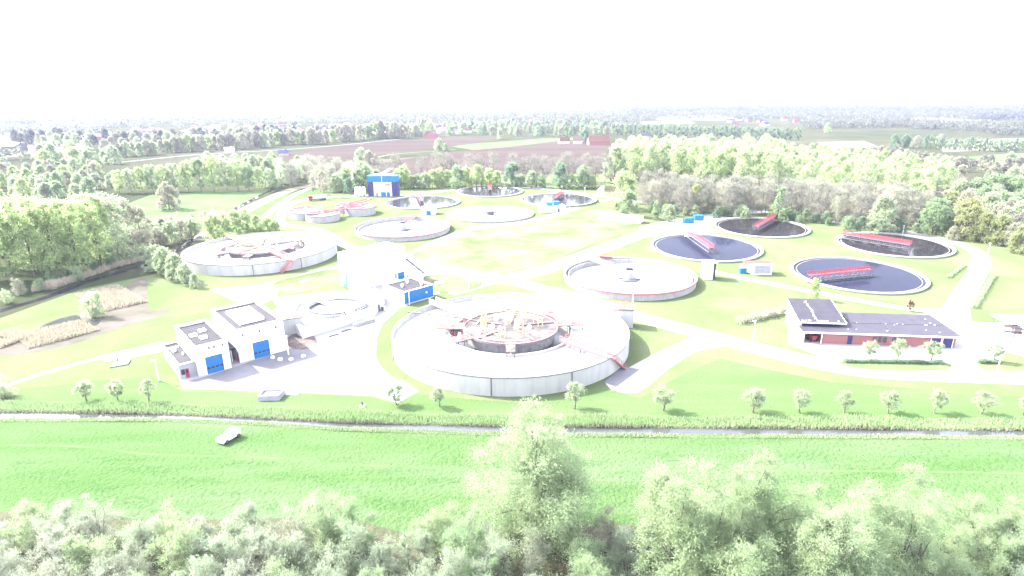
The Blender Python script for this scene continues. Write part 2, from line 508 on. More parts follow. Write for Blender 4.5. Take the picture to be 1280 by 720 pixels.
# yards and roads of the plant
sheet('yard', [(229, 486), (340, 489), (395, 491.5), (470, 495), (497, 504), (523, 489), (505, 476), (488, 467), (474, 447), (470, 425), (478, 405), (500, 385), (560, 362), (605, 350), (590, 343), (545, 330), (515, 318), (480, 330), (440, 352), (435, 366), (400, 372), (345, 376), (322, 384), (352, 400), (300, 440), (215, 452)], .03, M['paving'])
sheet('yard_shade_apron', [(231, 485), (300, 484), (370, 475), (352, 470), (430, 430), (395, 425), (350, 440), (260, 470), (228, 478)], .044, M['asphalt'])  # dark sheet paints the garages' shadow onto the yard
sheet('yard_shade_patch', [(300, 480), (345, 477), (357, 466), (340, 462), (310, 472)], .05, M['road_grey'])  # grey sheet, shade of the yard put into its colour
sheet('crossing', [(262, 362), (300, 358), (345, 352), (425, 330), (435, 334), (350, 358), (345, 372), (430, 362), (436, 368), (345, 378), (322, 384), (292, 376)], .034, M['paving'])
strip('plant_road', [(560, 366), (625, 350), (680, 362), (735, 375), (790, 394), (865, 414), (955, 438), (1060, 461), (1160, 468), (1280, 472), (1500, 480)], 6.6, .038, M['paving'])
sheet('concrete_pad', [(757, 480), (800, 452), (850, 428), (880, 420), (905, 432), (870, 440), (835, 462), (796, 491)], .046, M['paving'], smooth=3)
sheet('dark_pad', [(755, 478), (778, 458), (800, 462), (770, 484)], .054, M['asphalt'])  # darker strip of the pad along the big tank's wall
strip('north_road', [(508, 322), (545, 303), (594, 285), (655, 278), (700, 267), (735, 254), (775, 249), (800, 253)], 5, .034, M['paving'])
strip('middle_road', [(500, 322), (545, 330), (620, 346), (680, 337), (755, 310), (820, 287), (860, 276), (905, 268), (960, 264)], 8, .042, M['paving'])
sheet('north_pad', [(800, 284), (850, 274), (905, 271), (925, 278), (900, 290), (850, 294), (810, 296)], .05, M['paving'], smooth=3)
strip('west_road', [(508, 322), (470, 312), (435, 308), (408, 292), (382, 284), (352, 280), (355, 262), (378, 250), (440, 245), (500, 244), (565, 238), (650, 234), (745, 244), (775, 249)], 5, .03, M['paving'])
strip('tank_path', [(880, 336), (897, 341), (950, 352), (1007, 363), (1060, 373), (1135, 386), (1190, 389)], 3.4, .034, M['paving'])
strip('perimeter_road', [(905, 268), (960, 262), (1000, 271), (1060, 280), (1130, 290), (1190, 302), (1222, 316), (1225, 332), (1210, 360), (1190, 392)], 5.6, .05, M['road_grey'])
sheet('office_yard', [(985, 408), (1000, 402), (1170, 392), (1185, 380), (1212, 384), (1214, 402), (1240, 404), (1285, 402), (1500, 420), (1500, 470), (1280, 470), (1180, 466), (1060, 459), (1010, 440), (985, 430)], .058, M['paving'])
sheet('hedge_island', [(1050, 452), (1100, 450), (1178, 453), (1184, 462), (1120, 464), (1062, 459)], .07, M['lawn'], smooth=3)
sheet('corner_island', [(1220, 452), (1250, 448), (1262, 441), (1300, 456), (1275, 464), (1232, 463)], .07, M['lawn'], smooth=3)
strip('garden_path', [(5, 483), (60, 465), (122, 448), (150, 441), (207, 427)], 1.5, .034, M['paving'])
sheet('slab_patch', [(120, 446), (160, 437), (215, 428), (218, 436), (165, 447), (132, 452)], .04, M['paving'])
# lawns set into the paving
sheet('dry_field', [(514, 320), (552, 302), (600, 286), (660, 281), (705, 270), (745, 262), (800, 262), (830, 272), (800, 283), (745, 303), (680, 330), (620, 341), (570, 334)], .054, M['lawn_dry'], smooth=3)
sheet('oval_lawn', [(530, 346), (565, 343), (600, 351), (596, 360), (560, 366), (540, 362)], .058, M['lawn_dry'], smooth=4)
sheet('wedge_lawn', [(340, 357), (360, 348), (424, 335), (424, 352), (400, 358), (365, 368)], .058, M['lawn_dry'], smooth=3)
sheet('small_lawn', [(322, 383), (340, 374), (347, 384), (338, 390)], .058, M['lawn'])
sheet('crescent_lawn', [(470, 446), (474, 422), (484, 408), (500, 400), (520, 440), (505, 474), (484, 466)], .062, M['lawn'], smooth=3)
sheet('dug_pit', [(358, 424), (372, 415), (388, 416), (397, 430), (380, 437), (362, 434)], .066, M['pit_soil'], smooth=3)
sheet('wood_ground', [(765, 252), (900, 262), (1000, 270), (1180, 291), (1300, 318), (1500, 350), (1600, 290), (1300, 230), (1180, 225), (1050, 205), (960, 200), (780, 200)], .010, M['wood_floor'])

# air between the camera and the far woods
hz = MB()
hz.boxz(-6900, 6900, -560, 5150, -1, 58)
hm = bpy.data.materials.new('air')
hm.use_nodes = True
ht = hm.node_tree
for n in list(ht.nodes):
    if n.type != 'OUTPUT_MATERIAL':
        ht.nodes.remove(n)
pv = ht.nodes.new('ShaderNodeVolumePrincipled')
pv.inputs['Color'].default_value = (.32, .335, .44, 1)
pv.inputs['Density'].default_value = .00012
pv.inputs['Anisotropy'].default_value = .1
ht.links.new(pv.outputs[0], ht.nodes['Material Output'].inputs['Volume'])
tag(hz.build('haze', hm), kind='stuff')


# ------------------------------------------------------------------ tanks
def rail(mb, pts, hgt=1.05, r=.035, step=2.0, mi=0, closed=False):
    """posts and two rails along a polyline (z of the walking surface in the points)"""
    pts = [np.array(p, float) for p in pts]
    if closed:
        pts = pts + [pts[0]]
    for a, b in zip(pts[:-1], pts[1:]):
        d = np.linalg.norm(b - a)
        n = max(1, int(round(d / step)))
        for k in range(n):
            p = a + (b - a) * k / n
            mb.tube(p, p + [0, 0, hgt], r, 4, mi=mi, caps=False)
        for hh in (hgt, hgt * .55):
            mb.tube(a + [0, 0, hh], b + [0, 0, hh], r, 4, mi=mi, caps=False)
    p = pts[-1]
    mb.tube(p, p + [0, 0, hgt], r, 4, mi=mi, caps=False)


def radial(cx, cy):
    return math.atan2(cy, cx) - math.pi / 2


def circ(r, z, n, a0=0., a1=360.):
    return [(r * math.cos(R_(a0 + (a1 - a0) * i / n)), r * math.sin(R_(a0 + (a1 - a0) * i / n)), z) for i in range(n + 1)]


def aeration_tank(label, cx, cy, R, h, sy, ringR, deckR, deckz, plats, cab_angle, seed):
    rs = random.Random(seed)
    t = empty('aeration_tank', label, 'treatment tank', (cx, cy, 0), radial(cx, cy), 'large round aeration tanks', sy=sy)
    m = MB()
    m.lathe([(R - .45, .02), (R - .45, h), (R, h), (R, 0)], 144)
    m.build('wall', M['concrete'], t)
    m = MB()
    m.lathe([(R - .5, h + .002), (R - .5, h + .14), (R + .06, h + .14), (R + .06, h - .12), (R + .004, h - .12)], 144)
    m.build('coping', M['cap'], t)
    m = MB()
    m.lathe([(ringR, h - 1.1), (R - .46, h - 1.1)], 144)
    m.build('liquid', M['liquid'], t)
    m = MB()
    m.lathe([(ringR - .3, .02), (ringR - .3, h - .55), (ringR, h - .55), (ringR, 0.02)], 96)
    m.build('ring_wall', M['concrete'], t)
    m = MB()
    m.lathe([(deckR - 1.2, h - 2.4), (ringR - .31, h - 2.4)], 96)
    m.build('channel_liquid', M['sump'], t)
    m = MB()
    m.lathe([(0, deckz), (deckR - .35, deckz)], 72)
    m.build('deck', M['deck'], t)
    m = MB()
    m.lathe([(deckR - .35, deckz - .02), (deckR - .35, deckz + .16), (deckR, deckz + .16), (deckR, deckz - .4)], 72)
    m.build('deck_edge', M['edge'], t)
    m = MB()
    m.lathe([(deckR - .02, deckz - .4), (deckR - .9, deckz - .5), (deckR - .9, .02)], 72)
    m.build('deck_skirt', M['dark_concrete'], t)
    m = MB()
    rail(m, [p for p in circ(deckR - .2, deckz + .16, 40)], r=.04, step=9)
    m.build('deck_railing', M['pink_red'], t)
    for ang, r0, r1, wd in plats:
        a = R_(ang)
        c, s = math.cos(a), math.sin(a)
        def q(r, o, z):
            return (c * r - s * o, s * r + c * o, z)
        m = MB()
        m.prism([q(r0, -wd / 2, 0)[:2], q(r1, -wd / 2, 0)[:2], q(r1, wd / 2, 0)[:2], q(r0, wd / 2, 0)[:2]], deckz - .2, deckz + .05)
        pf = m.build('platform', M['rust'], t)
        for rr in (r1 - .25, (r0 + r1) / 2):
            for o in (-wd / 2 + .2, wd / 2 - .2):
                m = MB()
                m.tube(q(rr, o, h - 2.3), q(rr, o, deckz - .19), .09, 6)
                m.build('leg', M['grey_metal'], pf)
        m = MB()
        rail(m, [q(r0, -wd / 2 + .06, deckz + .05), q(r1 - .06, -wd / 2 + .06, deckz + .05), q(r1 - .06, wd / 2 - .06, deckz + .05), q(r0, wd / 2 - .06, deckz + .05)], r=.04, step=1.4)
        m.build('railing', M['pink_red'], pf)
        m = MB()
        rm = (r0 + r1) / 2 + .4
        m.tube(q(rm, 0, deckz + .06), q(rm, 0, deckz + .7), .42, 10)
        m.tube(q(rm, 0, deckz + .7), q(rm, 0, deckz + 1.3), .3, 10)
        m.tube(q(rm, 0, h - 2.3), q(rm, 0, deckz - .2), .12, 8)
        m.build('mixer_motor', M['white_metal'], pf)
    # machinery and yellow guard frames standing on the deck
    for k in range(12):
        a, rr = rs.uniform(0, 6.28), rs.uniform(1.5, deckR - 3)
        x, y = rr * math.cos(a), rr * math.sin(a)
        hh = rs.uniform(1.4, 3.2)
        m = MB()
        for dx, dy in ((-.5, -.5), (.5, -.5), (.5, .5), (-.5, .5)):
            m.tube((x + dx, y + dy, deckz), (x + dx, y + dy, deckz + hh), .045, 4, caps=False)
        for z in (hh, hh * .55):
            for (ax, ay), (bx, by) in (((-.5, -.5), (.5, -.5)), ((.5, -.5), (.5, .5)), ((.5, .5), (-.5, .5)), ((-.5, .5), (-.5, -.5))):
                m.tube((x + ax, y + ay, deckz + z), (x + bx, y + by, deckz + z), .045, 4, caps=False)
        m.build('guard_frame', M['yellow'], t)
    for k in range(7):
        a, rr = rs.uniform(0, 6.28), rs.uniform(1, deckR - 2)
        x, y = rr * math.cos(a), rr * math.sin(a)
        m = MB()
        m.lathe([(0, deckz + .5), (.5, deckz + .45), (.55, deckz + .005)], 12, x, y)
        m.tube((x, y, deckz + .45), (x, y, deckz + 1.1), .22, 8)
        m.build('valve_head', M['white_metal'], t)
    for k in range(5):
        a = R_(k * 72 + 12)
        m = MB()
        m.bar((2.2 * math.cos(a), 2.2 * math.sin(a), deckz + .2), ((deckR - .6) * math.cos(a), (deckR - .6) * math.sin(a), deckz + .2), .3, .3)
        m.build('beam', M['edge'], t)
    m = MB()
    rail(m, circ(deckR * .62, deckz, 16, 20, 300), 1.2, .05, 2.4)
    m.build('inner_railing', M['yellow'], t)
    for a0, a1, rr in ((30, 75, deckR - 2.2), (120, 170, deckR - 3), (200, 290, deckR - 1.6)):
        m = MB()
        m.path(circ(rr, deckz + .25, 12, a0, a1), .12, 6)
        m.build('pipe', M['white_metal'], t)
    for a in (-98, -64, 200):
        a = R_(a)
        m = MB()
        m.tube(((R + .12) * math.cos(a), (R + .12) * math.sin(a), .02), ((R + .12) * math.cos(a), (R + .12) * math.sin(a), h + .1), .09, 6)
        m.build('downpipe', M['grey_metal'], t)
    # baffle posts standing in the liquid near the ring
    m = MB()
    for a in np.arange(-75, -20, 6):
        c, s = math.cos(R_(a)), math.sin(R_(a))
        m.tube((c * (ringR + 2.2), s * (ringR + 2.2), h - 1.3), (c * (ringR + 2.2), s * (ringR + 2.2), h - .2), .06, 5)
    m.path(circ(ringR + 2.2, h - .5, 14, -75, -20), .05, 5)
    m.build('baffle', M['grey_metal'], t)
    return t


def walkway(name, label, cat, p, q, wd, group=None, deckm='pink_red', railm='pink_red', stair=None, legs=(), railh=1.05):
    """a footbridge from p to q; stair = ground end of a flight that starts at q"""
    p, q = np.array(p, float), np.array(q, float)
    t = empty(name, label, cat, (p[0], p[1], 0), 0, group)
    o = np.array([p[0], p[1], 0])
    p, q = p - o, q - o
    d = (q - p) / np.linalg.norm(q - p)
    n = np.array([-d[1], d[0], 0])
    n /= np.linalg.norm(n)
    m = MB()
    m.bar(p - [0, 0, .14], q - [0, 0, .14], wd, .2)
    m.build('walking_deck', M[deckm], t)
    for sgn in (-1, 1):
        m = MB()
        rail(m, [p + n * sgn * (wd / 2 - .06) - [0, 0, .03], q + n * sgn * (wd / 2 - .06) - [0, 0, .03]], railh, .045, 1.6)
        m.bar(p + n * sgn * (wd / 2 + .03) + [0, 0, .08], q + n * sgn * (wd / 2 + .03) + [0, 0, .08], .05, .3)
        m.build('railing', M[railm], t)
    if stair is not None:
        e = np.array(stair, float) - o
        m = MB()
        k = max(3, int((q[2] - e[2]) / .2))
        dd = (e - q)
        nn = np.array([-dd[1], dd[0], 0])
        nn /= np.linalg.norm(nn)
        for i in range(k):
            c = q + dd * (i + .5) / k
            m.bar(c - nn * wd * .4, c + nn * wd * .4, .28, .05)
        for sgn in (-1, 1):
            m.bar(q + nn * sgn * wd * .42 - [0, 0, .15], e + nn * sgn * wd * .42, .06, .22)
            rail(m, [q + nn * sgn * wd * .42, e + nn * sgn * wd * .42 + [0, 0, .05]], 1.0, .04, 1.3)
        m.build('stair', M[railm], t)
    for f in legs:
        c = p + (q - p) * f
        for sgn in (-1, 1):
            m = MB()
            m.tube(c + n * sgn * wd * .4 - [0, 0, c[2] - .02], c + n * sgn * wd * .4 - [0, 0, .24], .09, 6)
            m.build('leg', M['grey_metal'], t)
    return t


T1 = (-0.43, 128.73, 27.37, 3.93)
T2 = (-92.08, 212.71, 26.44, 3.55)
aeration_tank('huge round concrete tank in front, its deck crowded with yellow guard frames', *T1, .95, 14.4, 11.1, 4.3,
              [(-90, 10.7, 15.2, 2.0), (-147, 10.7, 15.4, 3.2), (176, 10.6, 17, 4.2), (8, 10.6, 17.2, 3.0), (48, 10.7, 15.5, 2.4), (95, 10.6, 13.5, 2.4)], 0, 3)
aeration_tank('wide grey concrete tank on the left beside the row of pale bushes', *T2, .98, 15.6, 12.2, 3.75,
              [(-110, 11.7, 16.2, 2.6), (-160, 11.7, 16.8, 3.6), (60, 11.7, 16.4, 2.6), (20, 11.7, 17, 3.0), (-40, 11.7, 14.0, 2.0)], 0, 8)

walkway('footbridge', 'pink railed footbridge with stairs over the front right of the biggest tank', 'footbridge', P(703, 424, 4.3), P(763, 446, 4.15), 2.0, None, stair=P(779, 460, .06), legs=(.45,))
walkway('footbridge', 'broad white railed footbridge from blue-fronted hut to the biggest tank', 'footbridge', P(541, 377, 4.15), P(592, 397, 4.3), 2.2, None, 'white_metal', 'white_metal', legs=(.3, .6))
walkway('footbridge', 'pink footbridge with yellow rails at the back of the left concrete tank', 'footbridge', P(283, 293, 3.75), P(309, 305, 3.8), 1.9, None, 'pink_red', 'yellow', legs=(.5,))
walkway('footbridge', 'pink footbridge and stairs down the front of the left concrete tank', 'footbridge', P(339, 314, 3.8), P(367, 325, 3.75), 2.0, None, stair=P(352, 341, .04), legs=(.5,))
m = MB()
m.tube(P(510, 390, 4.1), P(580, 398, 4.05), .2, 8)
tag(m.build('feed_pipe', M['grey_metal']), 'thin grey pipe reaching across the left side of the biggest tank', 'pipe')

# tower shaft at the right edge of the big tank
a = P(788, 410, 0)
t = empty('valve_tower', 'square grey concrete shaft with brown cap at right edge of biggest tank', 'tower', (a[0] - 1.0, a[1], 0), R_(-8))
m = MB(); m.boxz(-1.6, 1.6, 0, 3.4, 0, 4.7); m.build('shaft', M['concrete'], t)
m = MB(); m.boxz(-2.0, 1.8, -.2, 3.6, 4.703, 4.95); m.build('cap', M['rust'], t)
m = MB(); rail(m, [(-1.8, 0, 4.95), (1.6, 0, 4.95), (1.6, 3.4, 4.95), (-1.8, 3.4, 4.95)], r=.04, step=1.2, closed=True); m.build('railing', M['pink_red'], t)
m = MB(); m.boxz(-3.3, -1.62, .6, 2.2, 4.1, 4.35); m.build('landing', M['rust'], t)


def clarifier(label, cx, cy, R, h, sy, kind, red_rail=False, drum=True, wm='mirror_water'):
    """round settling tank; kind 'pale' holds pale settled liquid low down, kind 'water' is brim-full"""
    R = R - .3
    t = empty('settling_tank', label, 'settling tank', (cx, cy, 0), radial(cx, cy), 'round settling tanks', sy=min(sy, 1.1))
    m = MB()
    if kind == 'pale':
        zi = .25 if h > 1.5 else .2
        m.lathe([(R - .5, 0.02), (R - .5, h), (R + .1, h), (R + .1, h - .35), (R - .05, h - .36), (R - .05, 0)], 128)
        m.build('wall', M['pale_concrete'], t)
        m = MB(); m.lathe([(0, zi - .2), (R - .51, zi)], 128); m.build('liquid', M['dry_floor'], t)
        m = MB(); m.lathe([(R - 1.5, zi + .1), (R - 1.5, h - .5), (R - 1.3, h - .5), (R - 1.3, zi + .1)], 128)
        for i in range(48):
            a = 2 * math.pi * i / 48
            m.bar(((R - 1.45) * math.cos(a), (R - 1.45) * math.sin(a), h - .6), ((R - .45) * math.cos(a), (R - .45) * math.sin(a), h - .45), .08, .1)
        m.build('weir', M['pale_concrete'], t)
        if red_rail:
            m = MB(); m.lathe([(R + .12, h - .34), (R + .2, h - .34), (R + .2, h + .1), (R + .12, h + .1)], 128, closed=True); m.build('drive_rail', M['pink_red'], t)
        m = MB()
        if drum:
            m.lathe([(1.6, .4), (1.6, h + .6), (1.35, h + 1.3), (0, h + 1.35)], 32)
            m.build('centre_drum', M['pale_concrete'], t, smooth=False)
            m = MB(); m.boxz(-1.0, .9, -.8, .8, h + 1.36, h + 1.9); m.tube((-1.6, -.2, h + 1.3), (1.9, .3, h + 1.7), .16, 6); m.build('drive_unit', M['dark'], t)
            m = MB()
            m.lathe([(1.62, .35), (2.9, .3), (2.9, .42), (1.62, .5)], 32, closed=True)
            m.boxz(-3.2, 3.6, -.25, .25, .3, .6)
            m.build('scraper_base', M['grey_metal'], t)
        else:
            m.lathe([(0, 1.9), (1.9, 1.85), (1.9, .1)], 24)
            m.build('centre_drum', M['grey_metal'], t)
            m = MB(); m.bar((0, 0, 1.2), (8.2, -3.4, 1.1), 1.2, .5); m.boxz(-3.6, 0, -.5, .5, .9, 1.4); m.build('scraper_arm', M['grey_metal'], t)
    else:
        m.lathe([(R - 1.1, -.0), (R - 1.1, h - .12), (R - .95, h - .12), (R - .95, h), (R - .05, h), (R - .05, h - .3), (R - .25, h - .32), (R - .25, 0)], 128)
        m.build('wall', M['pale_concrete'], t)
        m = MB(); m.disc(R - 1.12, h - .38, 128); m.build('water_surface', M[wm], t)
        m = MB(); m.lathe([(R - 2.1, h - .5), (R - 2.1, h - .3), (R - 1.95, h - .3), (R - 1.95, h - .5)], 128); m.build('weir', M['pale_concrete'], t)
        m = MB(); m.lathe([(R - .24, h - .55), (R + 1.6, .03)], 96); m.build('bank', M['lawn'], t)
    return t


TK = {'T3': (37.0, 179.06, 20.75, 2.15, 1.0), 'T4': (-47.86, 256.1, 20.87, 1.98, 1.08), 'T5': (-10.63, 291.89, 22.03, 0.75, .98), 'T6': (-49.18, 327.46, 21.04, .84, 1.06),
      'T7': (-13.11, 365.97, 20.91, .93, 1.1), 'T8': (26.52, 331.7, 21.67, 1.06, 1.05), 'T9': (73.98, 219.71, 20.85, .86, 1.1), 'T10': (109.48, 255.43, 20.11, .82, 1.1),
      'T11': (111.17, 182.89, 20.0, .73, 1.1), 'T12': (146.93, 221.98, 20.07, .86, 1.1)}
clarifier('pale settling tank behind the biggest tank, with white drum at its centre', *TK['T3'], 'pale', True)
clarifier('pale settling tank with red bridge, just behind the tall white building', *TK['T4'], 'pale', True)
clarifier('shallow white settling tank with small grey scraper arm, amid the far tanks', *TK['T5'], 'pale', False, False)
clarifier('brim-full settling tank reflecting the blue portal building beside it', *TK['T6'], 'water')
clarifier('farthest brim-full settling tank, under the row of bare trees', *TK['T7'], 'water')
clarifier('brim-full settling tank behind the white hut with two blue boxes', *TK['T8'], 'water')
clarifier('dark water settling tank between pale tank and bare wood, bridge slanting towards viewer', *TK['T9'], 'water', wm='water')
clarifier('dark water settling tank nearest the pair of blue containers by the wood', *TK['T10'], 'water', wm='dark_water')
clarifier('dark water settling tank right behind the red brick building', *TK['T11'], 'water', wm='water')
clarifier('dark water settling tank farthest right, beside the bend of the perimeter road', *TK['T12'], 'water', wm='dark_water')


def scraper_bridge(label, p, q, z, depth=2.1, wd=1.9, flip=1, full=False):
    p, q = np.array([*p, z]), np.array([*q, z])
    t = empty('scraper_bridge', label, 'scraper bridge', (p[0], p[1], 0), 0, 'scraper bridges over the settling tanks')
    o = np.array([p[0], p[1], 0])
    p, q = p - o, q - o
    L_ = np.linalg.norm(q - p)
    d = (q - p) / L_
    n = np.array([-d[1], d[0], 0])
    def at(s, o_, h):
        return p + d * s + n * o_ + np.array([0, 0, h])
    top = depth - .3
    m = MB(); m.bar(at(-.6, 0, top), at(L_, 0, top), wd, .14); m.build('walkway', M['red'], t)
    for sg in (-1, 1):
        o_ = sg * (wd / 2 - .05)
        m = MB(); rail(m, [at(-.6, o_, top + .07), at(L_, o_, top + .07)], 1.1, .06, 1.2)
        m.bar(at(-.6, o_, top + .2), at(L_, o_, top + .2), .04, .16)
        m.build('handrail', M['red'], t)
        m = MB()
        k = int(L_ / 2)
        m.bar(at(0, o_, top - .18), at(L_, o_, top - .18), .14, .2)
        m.bar(at(0, o_, .1), at(L_, o_, .1), .14, .16)
        for i in range(k):
            s0, s1 = L_ * i / k, L_ * (i + 1) / k
            m.bar(at(s0, o_, .1), at(s1, o_, top - .2), .08, .08)
            m.bar(at(s1, o_, .1), at(s1, o_, top - .2), .08, .08)
        m.build('truss', M['lattice'], t)
    for i in range(5):
        m = MB()
        s = L_ * (.12 + .2 * i)
        m.bar(at(s, -flip * 1.0, -.55), at(s + 2.2, -flip * 1.7, -.55), .08, .5)
        m.tube(at(s + 1, -flip * .9, -.4), at(s + 1, -flip * .9, top - .2), .06, 5)
        m.build('scraper_board', M['grey_metal'], t)
    m = MB(); m.bar(at(-.7, -1.2, .22), at(-.7, 1.2, .22), .7, .4); m.tube(at(-.7, -1.2, .04), at(-.7, -1.2, .32), .3, 8); m.build('end_carriage', M['white_metal'], t)
    if full:
        m = MB(); c = at(L_ + .2, 0, 0)
        m.lathe([(1.5, -.5), (1.5, .15), (.5, .3), (.5, top + .5), (0, top + .5)], 24, c[0], c[1])
        m.v = [(v[0], v[1], v[2] + z) for v in m.v]
        m.build('centre_column', M['white_metal'], t)
    return t


def edge_pt(k, ang, f=1.0):
    """point on tank k's rim, ang measured from +x"""
    cx, cy, R, h, sy = TK[k]
    return (cx + (R - .8) * f * math.cos(R_(ang)), cy + (R - .8) * f * math.sin(R_(ang)))


def bridge_px(label, k, rim_px, in_px, **kw):
    z = TK[k][3] + .05
    scraper_bridge(label, XY(*rim_px, z), XY(*in_px, z), z, **kw)


bridge_px('red decked truss bridge over the dark tank behind the brick building', 'T11', (1013, 351), (1087, 343), flip=1)
bridge_px('long red decked truss bridge on the farthest right dark tank', 'T12', (1054, 297.5), (1137, 311), flip=1)
bridge_px('red and white bridge by the blue containers, seen almost end on', 'T10', (972, 272), (945, 288))
bridge_px('white lattice bridge with red deck on tank behind the pale one', 'T9', (861, 296), (889, 316), flip=-1)
bridge_px('short red bridge over the brim-full tank by the blue portal building', 'T6', (523, 246), (528, 254), depth=1.7)
bridge_px('dark red bridge on the farthest brim-full tank', 'T7', (611, 233), (613, 240), depth=1.7)
bridge_px('red bridge behind the two blue rooftop boxes', 'T8', (704, 243), (694, 250), depth=1.7)


def light_bridge(label, k, rim_px, ctr, m1, m2):
    z = TK[k][3] + .25
    a = XY(*rim_px, z)
    return walkway('tank_bridge', label, 'footbridge', (*a, z), (*ctr, z + .3), 1.5, None, m1, m2)


light_bridge('white walkway with dark rails from tank rim to pale central drum', 'T3', (737, 323), TK['T3'][:2], 'white_metal', 'grey_metal')
light_bridge('red walkway reaching the drum of tank behind the white building', 'T4', (519, 270), TK['T4'][:2], 'pink_red', 'pink_red')
a = XY(758, 322, 2.4)
t = empty('drive_trolley', 'small red drive trolley on the rim of the central pale tank', 'trolley', (*a, 2.16), R_(-20))
m = MB(); m.boxz(-2.2, 2.2, -.5, .5, .15, .7); m.build('housing', M['red'], t)
for x in (-1.6, 1.6):
    m = MB(); m.tube((x, -.4, .2), (x, .4, .2), .2, 8); m.build('roller', M['dark'], t)
m = MB(); rail(m, [(-2.2, .5, .7), (2.2, .5, .7)], .9, .05, 1.1); m.build('railing', M['red'], t)

# cluster of small raised tanks
SM = {'A': (-101.5, 290.5, 8.2, 3.3, 1.3), 'B': (-90.66, 281.6, 7.9, 3.0, 1.1), 'C': (-76.4, 297.3, 7.5, 3.7, 1.15), 'D': (-84.5, 304.5, 6.5, 3.3, 1.1)}
lab = {'A': 'small raised tank at the left end of the far cluster', 'B': 'small raised tank foremost in the far cluster, with shaded inside', 'C': 'small raised tank nearest the silos and blue portal building', 'D': 'small raised tank at the back of the cluster behind red walkways'}
for k, (cx, cy, R, h, sy) in SM.items():
    t = empty('thickener_tank', lab[k], 'small tank', (cx, cy, 0), radial(cx, cy), 'small raised tanks', sy=sy)
    m = MB(); m.lathe([(R - .35, 0.02), (R - .35, h), (R, h), (R, 0)], 64); m.build('wall', M['pale_concrete'], t)
    m = MB(); m.lathe([(R - .4, h + .002), (R - .4, h + .12), (R + .08, h + .12), (R + .08, h - .2), (R + .003, h - .2)], 64); m.build('coping', M['cap'], t)
    m = MB(); m.lathe([(0, h - 1.0), (R - .36, h - 1.0)], 64); m.build('liquid', M['dry_floor'], t)
    m = MB(); m.bar((-R, 0, h + .3), (R, 0, h + .3), .9, .15); rail(m, [(-R, -.4, h + .38), (R, -.4, h + .38)], 1, .05, 1.6); m.build('walkway', M['pink_red'], t)
    m = MB(); m.lathe([(0, h + 1.2), (.6, h + 1.1), (.7, h + .39)], 12); m.build('drive_unit', M['white_metal'], t)
walkway('gantry', 'red mesh gantry between the small raised tanks', 'gantry', P(400, 266, 3.6), P(458, 256, 3.6), 2.4, legs=(.15, .5, .85))
walkway('gantry', 'upper red gantry behind the small raised tanks near silos', 'gantry', P(430, 258, 3.6), P(462, 249, 3.6), 2.6, legs=(.2, .8))
# ------------------------------------------------------------------ buildings
def part(name, mats, parent, fn, smooth=False):
    m = MB()
    fn(m)
    return m.build(name, mats, parent, smooth)


def parts(name, mats, parent, fns):
    for fn in fns:
        part(name, mats, parent, fn)


def shell(t, w_, d, h, wallm, roofm, par=.5, th=.3):
    part('wall', M[wallm], t, lambda m: (m.boxz(0, w_, 0, th, 0, h), m.boxz(0, w_, d - th, d, 0, h), m.boxz(0, th, th, d - th, 0, h), m.boxz(w_ - th, w_, th, d - th, 0, h)))
    rf = part('roof', M[roofm], t, lambda m: m.boxz(th + .002, w_ - th - .002, th + .002, d - th - .002, h - par - .25, h - par))
    part('coping', M['white_metal'], t, lambda m: [m.boxz(*b, h + .002, h + .08) for b in ((-.06, w_ + .06, -.06, th + .06), (-.06, w_ + .06, d - th - .06, d + .06), (-.06, th + .06, th + .07, d - th - .07), (w_ - th - .06, w_ + .06, th + .07, d - th - .07))])
    return rf


def roller_door(t, x0, x1, h, col, panes=4):
    d = part('roller_door', M[col], t, lambda m: m.boxz(x0, x1, -.06, .0, .02, h))
    n = 5
    part('seam', M['grey_metal'], d, lambda m: [m.boxz(x0, x1, -.068, -.061, h * i / n - .02, h * i / n + .02) for i in range(1, n)])
    wd = (x1 - x0) / panes
    part('pane', M['glass'], d, lambda m: [m.boxz(x0 + wd * (i + .16), x0 + wd * (i + .84), -.072, -.062, h * .3, h * .3 + .32) for i in range(panes)])
    part('frame', M['white_metal'], d, lambda m: (m.boxz(x0 - .12, x0 - .002, -.09, -.002, 0.02, h + .12), m.boxz(x1 + .002, x1 + .12, -.09, -.002, 0.02, h + .12), m.boxz(x0, x1, -.09, -.002, h + .002, h + .12)))
    return d


A41 = R_(41)
t = empty('garage_building', 'tall white cubic building with blue roller door and raised white rooflight', 'building', (-59.8, 119.0, 0), A41)
rf = shell(t, 10.3, 18.2, 7.6, 'white', 'roofing')
part('rooflight', M['white_metal'], rf, lambda m: m.boxz(2.2, 7.6, 4.2, 14.2, 7.1, 7.75))
roller_door(t, 3.0, 6.6, 3.9, 'blue')
for x in (1.2, 4.8, 8.4):
    part('wall_lamp', M['grey_metal'], t, lambda m: m.boxz(x, x + .25, -.2, -.01, 6.0, 6.5))
part('drainpipe', M['grey_metal'], t, lambda m: m.tube((10.38, 3.2, .05), (10.38, 3.2, 7.4), .08, 6))
part('door', M['red'], t, lambda m: (m.boxz(-.05, -.0, .6, 1.6, .02, 2.2)))

